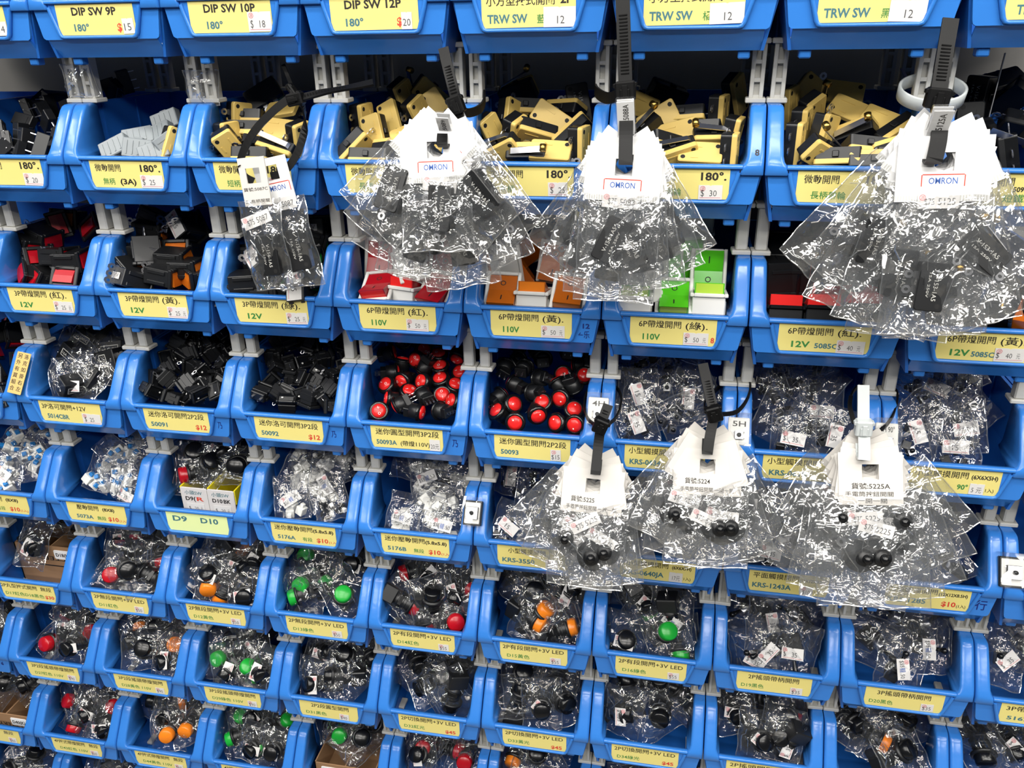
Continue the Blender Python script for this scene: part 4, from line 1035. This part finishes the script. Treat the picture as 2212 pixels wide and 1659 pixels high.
bag_bin(5, -2, BK, *F, stickers=[(245, 200, -72)], fill=2, ys=(60, 90))
tray(7, -3, 17, 83, 18, 6, [(28, 'D40(R)'), (66, 'D40(K)')], 'left of D43')
bag_bin(7, -3, BK, *L, fill=4, ys=(40, 80))
tray(7, 1, 17, 83, 18, 6, [(34, 'D46(R)'), (68, 'D47(B)')], 'right of D45')
bag_bin(7, 1, 'green_push_switch', *L, caps=[(2190, 1100, 20, -40)], fill=3, fkind=BK, ys=(40, 80))
M = at(440, 1040, 30)
root = thing('divided_box', T(100 * 0 + 50, 24, rowz(4) - 28.6), 'yellow box with two grey marker cards reading D9 and D10', 'box')
b = MB(); W2, H2, D2 = 27, 44, 62
b.box(-W2, W2, 0, 1.4, 0, H2 - 14, 'yellow'); b.box(-W2, -W2 + 1.4, 0, D2, 0, H2, 'yellow'); b.box(W2 - 1.4, W2, 0, D2, 0, H2, 'yellow'); b.box(-W2, W2, D2 - 1.4, D2, 0, H2, 'yellow'); b.box(-W2, W2, 0, D2, 0, 1.2, 'yellow')
link('box', b.mesh('box'), root)
d = MB(); d.box(-.7, .7, 1.4, D2 - 1.4, 1, H2, 'yellow'); link('divider', d.mesh('divider'), root)
for sx, t, t2, ic in ((-1, 'D9(', 'R', 'ink_red'), (1, 'D10', 'BK', 'ink')):
    s = MB(); slab(s, [(a + sx * 13.2, z + H2 - 14) for a, z in rounded(26, 28, 1.5)], -1.2, -.1, 'paper_dull', ch=.2)
    write(s, '小頭SW', sx * 13.2 - 9, sx * 13.2 + 8, H2 - 6.6, 3.4, 'ink_teal', y=-1.3, bold=.02)
    write(s, t, sx * 13.2 - 9, sx * 13.2 + 1, H2 - 13, 4, 'ink', y=-1.3, bold=.03); write(s, t2, sx * 13.2 + 2, sx * 13.2 + 9, H2 - 13, 4, ic, y=-1.3, bold=.03)
    st2 = sticker_mb(17, 9, [('$', 1.4, 3.4, 2.2, 4), ('20', 7, 11, 2.2, 3.6), ('元', 13, 15, 2.2, 3.4)], False, False); s.merge(st2, TM(sx * 13.2 - 8.5, -1.3, H2 - 25))
    link('marker_card', s.mesh('marker_card'), root)
bag_bin(4, 0, 'red_push_switch', *C4, caps=[(1360, 350, -50, 0)], fill=0)
bag_bin(4, 0, BK, *C4, stickers=[(1600, 190, 20)], fill=4, ys=(50, 80))

# ---------------------------------------------------------------- sample switches taped over the post pairs, notes, marker writing
def sample_box(i, r, px, py, text, dark, lab, w=15, h=20):
    c = at(px, py, 8)
    root = thing('sample_box', T(*c) @ RX(-32), lab, 'sample box', 'sample switches taped between bins')
    b = MB(); b.box(-w / 2, w / 2, -2.5, 3, -h / 2, h / 2, 'black' if dark else 'white', b=.6); link('box', b.mesh('box'), root)
    f = MB(); slab(f, rounded(w - 2.6, h - 3, .6), -3, -2.4, 'white', ch=.1)
    for t, z, ink in text: write(f, t, -w * .3, w * .32, z, 4, ink, y=-3.1, bold=.01)
    link('card', f.mesh('card'), root)
    g = MB(); g.box(-w / 2 - .8, w / 2 + .8, -8.2, -8.15, -h / 2 - .8, h / 2 + 3, 'cover_film'); g.box(-w / 2 - .8, w / 2 + .8, -8.2, 2, h / 2 + 3, h / 2 + 3.05, 'cover_film')
    link('clear_cover', g.mesh('clear_cover'), root)
    p = c + (RX(-32) @ Vector((0, -5.6, -3 if text else 0)))
    o = put('flat_tact_switch' if not text else 'tact_switch', p, RX(-32), 'x', 'sample tact switches', None)
    PILE.pop(); tag(o, 'tact switch mounted on the ' + lab, 'tact switch'); del o['group']
sample_box(3, 4, 1022, 1108, [], True, 'dark framed sample box between bins 5176B and KRS-3550')
sample_box(4, 3, 1292, 888, [('4H', 3.5, 'ink')], False, 'white sample box reading 4H behind the black tie')
sample_box(5, 3, 1595, 932, [('5H', 3.5, 'ink')], False, 'white sample box reading 5H beside bin KRS-0618')
sample_box(6, 3, 1914, 945, [('5H 90°', 3.5, 'ink')], False, 'white sample box reading 5H 90 degrees behind white tie')
sample_box(7, 4, 2186, 1236, [], True, 'dark framed sample box right of bin KRS-1285', 19, 22)
n = MB(); n.v = []; 
pl = rounded(13.5, 36, .5, 1); slab(n, pl, -.4, 0, 'kraft', ch=.05)
for x, t in ((-3.2, '另外有買組合'), (3.2, '洛克如掛右左')):
    for k, ch in enumerate(t): write(n, ch, x - 2.2, x + 2.2, 13 - k * 5.6, 3.2, 'ink', y=-.5, bold=.01)
o = link('paper_note', n.mesh('paper_note'), None, T(*at(42, 806, 6)) @ RX(-30) @ RY(8) @ RZ(0)); tag(o, 'tan handwritten note stuck on the post left of bin 5014CBR', 'note')
def scrawl(r, c, text, x0, x1, z, h):
    """marker writing on the wing of a bin belongs to that bin"""
    mb = MB(); write(mb, text, x0, x1, z, h, 'marker_blue', y=0, bold=.02)
    for o in list(col.objects):
        if o.name.startswith('storage_bin') and o['label'].endswith(keyof(r, c)):
            link('marker_writing', mb.mesh('marker_writing'), o, T(0, 2.8, 0)); return
for q in ((3, 0, '乃', 86, 90, -11, 5), (3, 1, '乃', 86, 90, -11, 5), (3, 2, '乃', 86.5, 91, -11, 5.4), (2, 3, '12', 87, 92, -8, 3.6), (2, 3, '←乐', 84, 92, -15, 4.4), (4, 6, '行', 84, 92, -13, 7), (6, -2, '6', 87, 90, -9, 4)): scrawl(*q)

for o in list(col.objects):   # marker figures down the right-hand post of one bin
    if o.name.startswith('storage_bin') and o['label'].endswith('thirty dollar wheeled micro'):
        mb = MB()
        for k, ch in enumerate('5A08'): write(mb, ch, 93.4, 96.2, 30.5 - k * 6.2, 3.4, 'ink', M=None, y=0, bold=.03)
        mb.v = [(x, max(0.3, (z - 8) * .735 + .75) - .5, z) for x, _, z in mb.v]
        link('marker_writing', mb.mesh('marker_writing'), o)
for i, dz, lab in ((0, 12, 'crumpled clear tape round the first white spacer pair'), (1, 7, 'crumpled clear tape round the second white spacer pair')):
    m_ = bag_mb(25, 24, 15, 4, 60 + i, 14, 14, 'film').mesh('clear_tape')
    o = link('clear_tape', m_, None, T(100 * i + 1, 37, rowz(1) + 66 + dz - 10)); tag(o, lab, 'tape')

# ---------------------------------------------------------------- bunches of bagged parts hanging from cable ties
def strip_pts(lst): return [at(*q) for q in lst]
def smooth_path(pts, n=6):
    pts = [Vector(p) for p in pts]; out = []
    for i in range(len(pts) - 1):
        p0 = pts[max(i - 1, 0)]; p1 = pts[i]; p2 = pts[i + 1]; p3 = pts[min(i + 2, len(pts) - 1)]
        for k in range(n):
            t = k / n
            out.append(0.5 * ((2 * p1) + (p2 - p0) * t + (2 * p0 - 5 * p1 + 4 * p2 - p3) * t * t + (3 * p1 - p0 - 3 * p2 + p3) * t ** 3))
    return out + [pts[-1]]
def cable_tie(label, tail, head, loops, drop, m='black_tie', w=7.6, tagtext=None, tagspan=(0.12, 0.62), loop_w=None, ridges=True):
    """tail / loops / drop: photo points with their depth; the strap, its head and the taped paper tag are parts"""
    hp = at(*head)
    root = thing('cable_tie', T(*hp), label, 'cable tie', None)
    inv = TM(*(-hp))
    def part(name, mb): return link(name, mb.mesh(name), root)
    mb = MB(); P_ = [inv @ p for p in smooth_path(strip_pts(tail))]
    mb.ribbon(P_, w, 1.5, m)
    if ridges:
        L_ = [0.0]
        for a, b in zip(P_, P_[1:]): L_.append(L_[-1] + (b - a).length)
        s = L_[-1] * .38
        while s < L_[-1] - 4:
            k = max(i for i in range(len(L_)) if L_[i] <= s); f = (s - L_[k]) / max(1e-6, L_[k + 1] - L_[k]); q = P_[k].lerp(P_[k + 1], f)
            tg = (P_[k + 1] - P_[k]).normalized(); ang = math.degrees(math.atan2(tg.x, -tg.z))
            mb.box(-w * .3, w * .3, -1.35, -.6, -.45, .45, m, TM(*q) @ RY(-ang), b=.15); s += 1.9
    part('strap', mb)
    tg = (P_[-1] - P_[0]).normalized(); ang = math.degrees(math.atan2(tg.x, -tg.z))
    hb = MB(); hm = RY(-ang)
    hb.box(-w * .72, w * .72, -4.5, 3, -5.5, 5.5, m, hm, b=.9)
    hb.box(-w * .36, w * .36, -5.6, -4.4, -4.6, 1.2, m, hm, b=.4); hb.box(-w * .86, w * .86, -3.2, 1.6, 2.0, 4.6, m, hm, b=.5)
    hb.box(-w * .2, w * .2, -6.2, -5.4, -3.8, 3.4, m, hm, b=.2)
    part('head', hb)
    for lp in loops:
        mb = MB(); Q = [inv @ p for p in smooth_path(strip_pts(lp))]
        mb.ribbon(Q, loop_w or w * .85, 1.3, m, wdir=(0, 0.15, 1)); part('loop', mb)
    if drop:
        mb = MB(); Q = [inv @ p for p in smooth_path(strip_pts(drop))]
        e = Q[-1]; Q += [e + Vector((0, 3, -1.6)), e + Vector((0, 9, -.5)), e + Vector((0, 14, 4))]
        mb.ribbon(Q, w, 1.3, m); part('strap_drop', mb)
        if tagtext:
            n = len(Q) - 4; a = Q[int(n * tagspan[0])]; b2 = Q[int(n * tagspan[1])]
            c = (a + b2) / 2; ln = (b2 - a).length; d = (b2 - a).normalized(); an = math.degrees(math.atan2(d.x, -d.z)); tl = math.degrees(math.asin(max(-1, min(1, d.y))))
            t = MB(); Mx = TM(*c) @ RY(-an) @ RX(-tl)
            t.box(-w * .62, w * .62, -2.2, -1.6, -ln / 2, ln / 2, 'paper', Mx, b=.2)
            t.box(-w * .62, w * .62, 1.2, 1.8, -ln / 2, ln / 2, 'paper', Mx, b=.2)
            q = MB(); write(q, tagtext, -ln * .42, ln * .42, -w * .22, w * .42, 'ink', y=-2.3, bold=.02); t.merge(q, Mx @ RY(-90))
            part('paper_tag', t)['label'] = 'white paper tag with the stock number'
            g = MB(); g.box(-w * .7, w * .7, -2.6, 2.2, -ln / 2 - 1.5, ln / 2 + 1.5, 'cover_film', Mx, b=.7); part('clear_tape', g)
    return root
HOLE_W, HOLE_H = 5.2, 10.0
def header_card(w, top, bot, style, txt=None, m='paper'):
    mb = MB(); x = w / 2; hw, hh = HOLE_W, HOLE_H / 2
    for y0, y1 in ((-.5, -.25), (.25, .5)):
        mb.box(-x, -hw, y0, y1, -bot, top, m); mb.box(hw, x, y0, y1, -bot, top, m)
        mb.box(-hw, hw, y0, y1, hh, top, m); mb.box(-hw, hw, y0, y1, -bot, -hh, m)
    if style == 'logo':
        zz = -hh - 6
        for x0, x1, z0, z1 in ((-11, 11, zz + 3.6, zz + 4.2), (-11.6, -11, zz - 2.6, zz + 3.8), (11, 11.6, zz - 2.6, zz + 3.8)): rect2d(mb, x0, x1, z0, z1, 'ink_red', y=-.56)
        write(mb, 'OMRON', -7.6, 7.6, zz - 1.2, 3.6, 'ink_blue', y=-.56, bold=.01)
    if style == 'text':
        for i, (t, x0, x1, z, h) in enumerate(txt): write(mb, t, x0, x1, z, h, 'ink', y=-.56, bold=.018 if i == 0 else .004)
    return mb
def teeth(mb, w, z, m='spacer'):
    for k in range(int(w / 1.5)): mb.add([(-w / 2 + k * 1.5, -.6, z), (-w / 2 + k * 1.5 + .8, -.6, z), (-w / 2 + k * 1.5 + .8, -.6, z - 3), (-w / 2 + k * 1.5, -.6, z - 3)], [[0, 1, 2, 3]], m)
hrnd = random.Random(5)
HANG = {}
def hang_film(w, h, seed): 
    k = (w, h, seed % 4)
    if k not in HANG: HANG[k] = bag_mb(w, h, 11, 3.2, seed % 4 + 40, 20, 26, 'film').mesh('film')
    return HANG[k]
def bunch(name, hole, bags, style, kind, desc, cw=46, ctop=12, cbot=20, num='5088', txt=None, gap=2.2, out=(2, 2), S=1.0):
    """bags: (angle, width, height, tilt, content x, content z, content roll), the rearmost first"""
    hp = at(*hole)
    n = len(bags)
    for k, (ang, w, h, tilt, cx, cz, croll) in enumerate(bags):
        tilt = -(tilt * out[0] + out[1]); yo = -(k + 1) * gap
        Mw = TM(hp.x, hp.y + yo, hp.z) @ RY(-ang) @ RX(tilt)
        pos = 'frontmost' if k == n - 1 else ('rearmost' if k == 0 else ORD[n - 1 - k] + ' from front')
        root = bpy.data.objects.new('header_card_bag', None); col.objects.link(root); root.empty_display_size = .004
        Mm_ = Mw.copy(); Mm_.translation = Mm_.translation * MM; root.matrix_world = Mm_
        side = 'swung left' if ang < -12 else ('swung right' if ang > 12 else 'hanging straight')
        tag(root, 'header-card bag %s, %s of %s' % (side, pos, name), 'plastic bag', 'bags in the ' + name)
        link('film', hang_film(w, round(h * (1.0 if S == 1 else .86)), k), root, T(0, 0, -cbot + 4))
        mb = header_card(cw, ctop, cbot, style if (k == n - 1 or style != 'text') else 'blank', txt, 'paper' if style == 'logo' else 'card_white')
        if style == 'logo': teeth(mb, cw, -cbot + 3.4)
        link('header_card', mb.mesh('header_card'), root)['label'] = 'white header card'
        s = sticker_mb(22, 8.5, [('$75', 3.6, 9, 2, 4), (num, 11, 20, 2, 4)], True, False)
        link('price_sticker', s.mesh('price_sticker'), root, T(-11 + hrnd.uniform(-2, 2), -.8 if style == 'logo' else -4.5, -cbot - (4 if style == 'logo' else 16)) @ RY(hrnd.uniform(-6, 10) if style == 'logo' else hrnd.uniform(-40, 40)))
        # what is in the bag
        q = Mw @ Vector((cx, 0.5, cz * (1.0 if S == 1 else .9)))
        R = RY(-ang) @ RX(tilt) @ RZ(hrnd.uniform(-14, 14)) @ RY(croll)
        o = put(kind, q, R, 'x', 'parts in the ' + name, None, S); PILE.pop()
        o['label'] = '%s in the bag %s, %s of %s' % (desc, side, pos, name)
B1, B2, B3, B0 = 'bunch left of centre', 'narrow upper bunch', 'upper right bunch', 'two-bag bunch'
MB_, MW = 'micro_switch_black', 'micro_switch_wheel'
# bunch left of the centre
bunch(B1, (962, 312, -14), [(-40, 50, 62, 4, -2, -52, 76), (40, 50, 62, 4, 2, -50, 80), (-30, 50, 70, 3, 0, -58, 90), (28, 50, 70, 3, 0, -56, 90), (10, 52, 74, 4, 4, -62, 90), (-14, 52, 72, 3, 0, -60, 90), (20, 50, 62, 4, 2, -50, 80), (-6, 52, 66, 4, 0, -52, 90),
           (-46, 50, 48, 5, -2, -38, 62), (44, 50, 50, 5, 4, -40, 92), (3, 46, 46, 6, 3, -36, 96)], 'logo', MB_, 'black micro switch', num='5089')
cable_tie('black cable tie holding the bunch left of centre', [(958, 104, -10), (966, 140, -16), (976, 180, -22), (985, 215, -24)], (986, 226, -24), [[(990, 235, -20), (1012, 244, -8), (1040, 232, 14), (1046, 205, 40), (1020, 190, 56)], [(975, 240, -24), (995, 262, -26), (1000, 244, -22)]],
          [(972, 240, -26), (962, 262, -30), (956, 290, -36), (955, 312, -44)], tagtext='貨號:5089', tagspan=(.1, .98), w=6.6)
# narrow upper bunch
bunch(B2, (1352, 352, -14), [(-36, 46, 58, 3, 0, -48, 80), (34, 46, 56, 3, 2, -46, 100), (24, 48, 60, 3, 2, -50, 95), (-22, 50, 66, 3, 0, -56, 90), (14, 48, 62, 4, 0, -52, 90), (-8, 50, 66, 4, 2, -56, 90), (5, 50, 60, 4, 2, -48, 70), (-2, 50, 66, 5, -4, -44, -68)],
      'logo', MB_, 'black micro switch', num='5088')
cable_tie('thick black cable tie holding the narrow upper bunch', [(1343, -60, -12), (1347, 60, -18), (1351, 180, -24)], (1351, 196, -25), [[(1340, 205, -20), (1312, 212, -4), (1290, 200, 22), (1288, 186, 50), (1310, 180, 62)], [(1364, 205, -20), (1372, 200, 10), (1360, 190, 50)]],
          [(1352, 210, -26), (1353, 250, -30), (1352, 300, -34), (1351, 350, -42)], tagtext='貨號:5088A', tagspan=(.06, .66), w=8.2)
# upper right bunch
bunch(B3, (2018, 336, -14), [(-40, 56, 78, 2, 0, -60, 70), (30, 56, 74, 2, 0, -60, 90), (-24, 56, 84, 3, 0, -66, 84), (18, 56, 84, 3, 2, -64, 90), (-6, 58, 88, 3, 0, -70, 92), (6, 56, 84, 4, 2, -66, 88), (-34, 56, 70, 4, -2, -56, 66), (-14, 56, 82, 4, 0, -66, 80), (26, 56, 78, 5, 2, -56, 64), (2, 56, 80, 5, -2, -70, 96)],
      'logo', MW, 'black roller-lever micro switch', cw=50, ctop=14, cbot=22, num='5125')
cable_tie('black cable tie holding the upper right bunch', [(2054, 40, -8), (2042, 110, -16), (2028, 195, -24)], (2024, 212, -25), [], [(2026, 226, -26), (2030, 258, -30), (2028, 300, -36), (2018, 348, -44)], tagtext='貨號:5125A', tagspan=(.06, .78), w=8.6)
ring = MB(); cc = at(2012, 200, 30); 
ring.loft([[(rr * math.cos(2 * math.pi * k / 36), rr * .9 * math.sin(2 * math.pi * k / 36), zz) for k in range(36)] for rr, zz in ((18.4, -4.4), (19.6, -3.8), (19.8, 3.8), (18.6, 4.4), (17.8, 3.6), (17.6, -3.6), (18.4, -4.4))], 'milk_tie', caps=False)
o = link('tape_ring', ring.mesh('tape_ring'), None, T(*cc) @ RX(24)); tag(o, 'milky white plastic ring round the posts behind the right bunch', 'ring')
# two small bags on one long tie
bunch(B0, (590, 372, -12), [(12, 36, 62, 2, 4, -54, 92)], 'logo', MB_, 'black micro switch', cw=26, ctop=10, cbot=22, num='5087')
bunch('front ' + B0, (551, 378, -22), [(6, 30, 62, 2, 2, -54, 90)], 'text', MB_, 'black micro switch', cw=20, ctop=12, cbot=20, num='5087', txt=[('貨號:5087C', -9, 9, -10, 2), ('5A有柄開關', -9, 9, -18, 2)])
cable_tie('black cable tie looping down to the two-bag bunch', [(806, 178, 4), (760, 188, 0), (700, 199, -6), (648, 212, -10)], (640, 214, -10), [[(636, 205, -12), (590, 240, -16), (545, 290, -20), (520, 345, -22), (526, 378, -23), (548, 392, -22)], [(585, 380, -14), (612, 372, -12), (640, 335, -8), (658, 280, -4), (656, 235, -6), (646, 216, -10)]], None, w=5.6, loop_w=5.0)
cable_tie('thin black cable tie standing up behind the long tie', [(612, 140, 30), (622, 165, 26), (632, 190, 20)], (634, 196, 18), [], None, w=2.6, ridges=False)
# lower bunches
CARD = lambda t, a: [(t, -15, 2, -12, 3.2), ('手電筒按鈕開關', -18, 4, -17.5, 2.6)] + a
bunch('lower left bunch', (1287, 1020, -14), [(-42, 52, 62, 2, 0, -50, 0), (34, 52, 60, 2, 4, -50, 30), (-28, 54, 66, 3, 0, -56, 20), (20, 54, 66, 3, 2, -56, 60), (-14, 54, 70, 3, 0, -58, 90), (8, 54, 70, 4, 2, -58, 20), (-24, 54, 62, 4, 0, -50, 45), (12, 54, 66, 5, 2, -54, 70), (-2, 54, 66, 5, 4, -56, 20)],
      'text', 'torch_switch', 'black torch push switch', cw=44, ctop=12, cbot=20, num='5225', txt=CARD('貨號:5225', [('一按一關', 5, 18, -17.5, 2.6)]), out=(3.4, 7), S=1.3)
cable_tie('black cable tie holding the lower left bunch', [(1314, 874, -16), (1308, 890, -19), (1300, 908, -22)], (1298, 918, -23), [[(1300, 925, -20), (1270, 905, 0), (1262, 868, 20), (1275, 838, 36), (1300, 830, 50)], [(1306, 922, -20), (1332, 900, 0), (1342, 862, 20), (1330, 836, 36), (1305, 830, 50)]],
          [(1296, 932, -24), (1292, 965, -28), (1286, 1024, -40)], w=7.0, loop_w=2.4)
bunch('lower middle bunch', (1527, 978, -14), [(-40, 50, 56, 2, 0, -46, 0), (42, 52, 58, 2, 2, -46, 30), (-26, 54, 62, 3, 0, -52, 20), (30, 54, 62, 3, 2, -52, 60), (-12, 54, 66, 3, 0, -54, 90), (14, 54, 66, 4, 2, -54, 20), (-30, 52, 56, 4, 0, -46, 45), (22, 54, 60, 5, 2, -50, 70), (2, 56, 62, 5, 8, -46, 20)],
      'text', 'torch_switch', 'black torch push switch', cw=46, ctop=12, cbot=20, num='5224', txt=CARD('貨號:5224', [('一開一關', 5, 18, -17.5, 2.6)]), out=(3.4, 7), S=1.3)
cable_tie('black cable tie holding the lower middle bunch', [(1518, 786, 0), (1526, 820, -8), (1536, 865, -18), (1542, 885, -22)], (1543, 892, -22), [[(1550, 895, -18), (1590, 890, -4), (1614, 862, 16), (1620, 830, 36), (1600, 812, 52)], [(1536, 892, -20), (1522, 880, -8), (1530, 860, 10), (1560, 830, 50)]],
          [(1541, 905, -24), (1534, 940, -30), (1528, 980, -40)], w=7.0, loop_w=3.0)
bunch('lower right bunch', (1866, 985, -14), [(-40, 62, 74, 2, -4, -56, 0), (44, 62, 68, 2, 6, -50, 30), (-30, 64, 78, 3, 0, -60, 20), (34, 64, 76, 3, 2, -58, 60), (-20, 66, 82, 3, 0, -62, 90), (24, 66, 82, 4, 2, -62, 20), (-10, 66, 84, 4, -12, -40, 45), (14, 66, 84, 4, 14, -40, 70), (-4, 68, 84, 5, 2, -64, 30), (5, 70, 82, 5, 4, -62, 0)],
      'text', 'torch_switch', 'black torch push switch', cw=40, ctop=13, cbot=22, num='5225', txt=[('貨號:5225A', -12, 12, -11, 3.2), ('手電筒按鈕開關', -16, 14, -16, 2.6), ('一開一關', -8, 10, -20.5, 2.6)], out=(3.4, 7), S=1.3)
cable_tie('milky white cable tie holding the lower right bunch', [(1865, 832, -10), (1865, 870, -16), (1865, 910, -22)], (1865, 922, -23), [], [(1866, 938, -25), (1867, 962, -30), (1867, 992, -40)], m='milk_tie', w=7.4, ridges=False)
cable_tie('thin black cable tie looped round posts behind the white tie', [(1838, 856, 18), (1836, 880, 6), (1846, 915, -4)], (1852, 925, -6), [[(1860, 930, -8), (1900, 930, 0), (1930, 895, 18), (1938, 850, 36), (1915, 828, 50)], [(1838, 856, 18), (1850, 838, 36), (1880, 828, 50)]], None, w=2.8, ridges=False, loop_w=2.6)

# ---------------------------------------------------------------- labels: which one of its pile each thing is
def nth(k): return ['leftmost', 'second from left', 'third from left', 'fourth from left', 'fifth from left', 'sixth from left', 'seventh from left'][k]
bypile = {}
for cell_, desc, root, p in PILE: bypile.setdefault((cell_, desc), []).append((root, p))
TIER = {1: [''], 2: ['front', 'rear'], 3: ['front', 'middle', 'rear']}
for (cell_, desc), lst in bypile.items():
    binname = 'bin ' + keyof(*cell_) if cell_ in BINS else str(cell_)
    if len(lst) == 1:
        lst[0][0]['label'] = desc + ', ' + binname
        continue
    lst.sort(key=lambda t: -project(t[1])[1])
    per = 7 if len(lst) <= 21 else 99
    rows = max(1, math.ceil(len(lst) / per)) if per < 99 else math.ceil(len(lst) / 7)
    size = math.ceil(len(lst) / rows)
    for q in range(rows):
        part = sorted(lst[q * size:(q + 1) * size], key=lambda t: project(t[1])[0])
        tier = '' if rows == 1 else (TIER[rows][q] + ' layer' if rows in TIER else ORD[q] + ' layer')
        for k, (root, p) in enumerate(part):
            root['label'] = desc + ', ' + nth(k) + (' in ' + tier if tier else '') + ', ' + binname
for o in list(bpy.data.objects):
    l = o.get('label')
    if o.parent is None and l:
        w = l.split()
        if len(w) > 16: print('LONG', len(w), l)
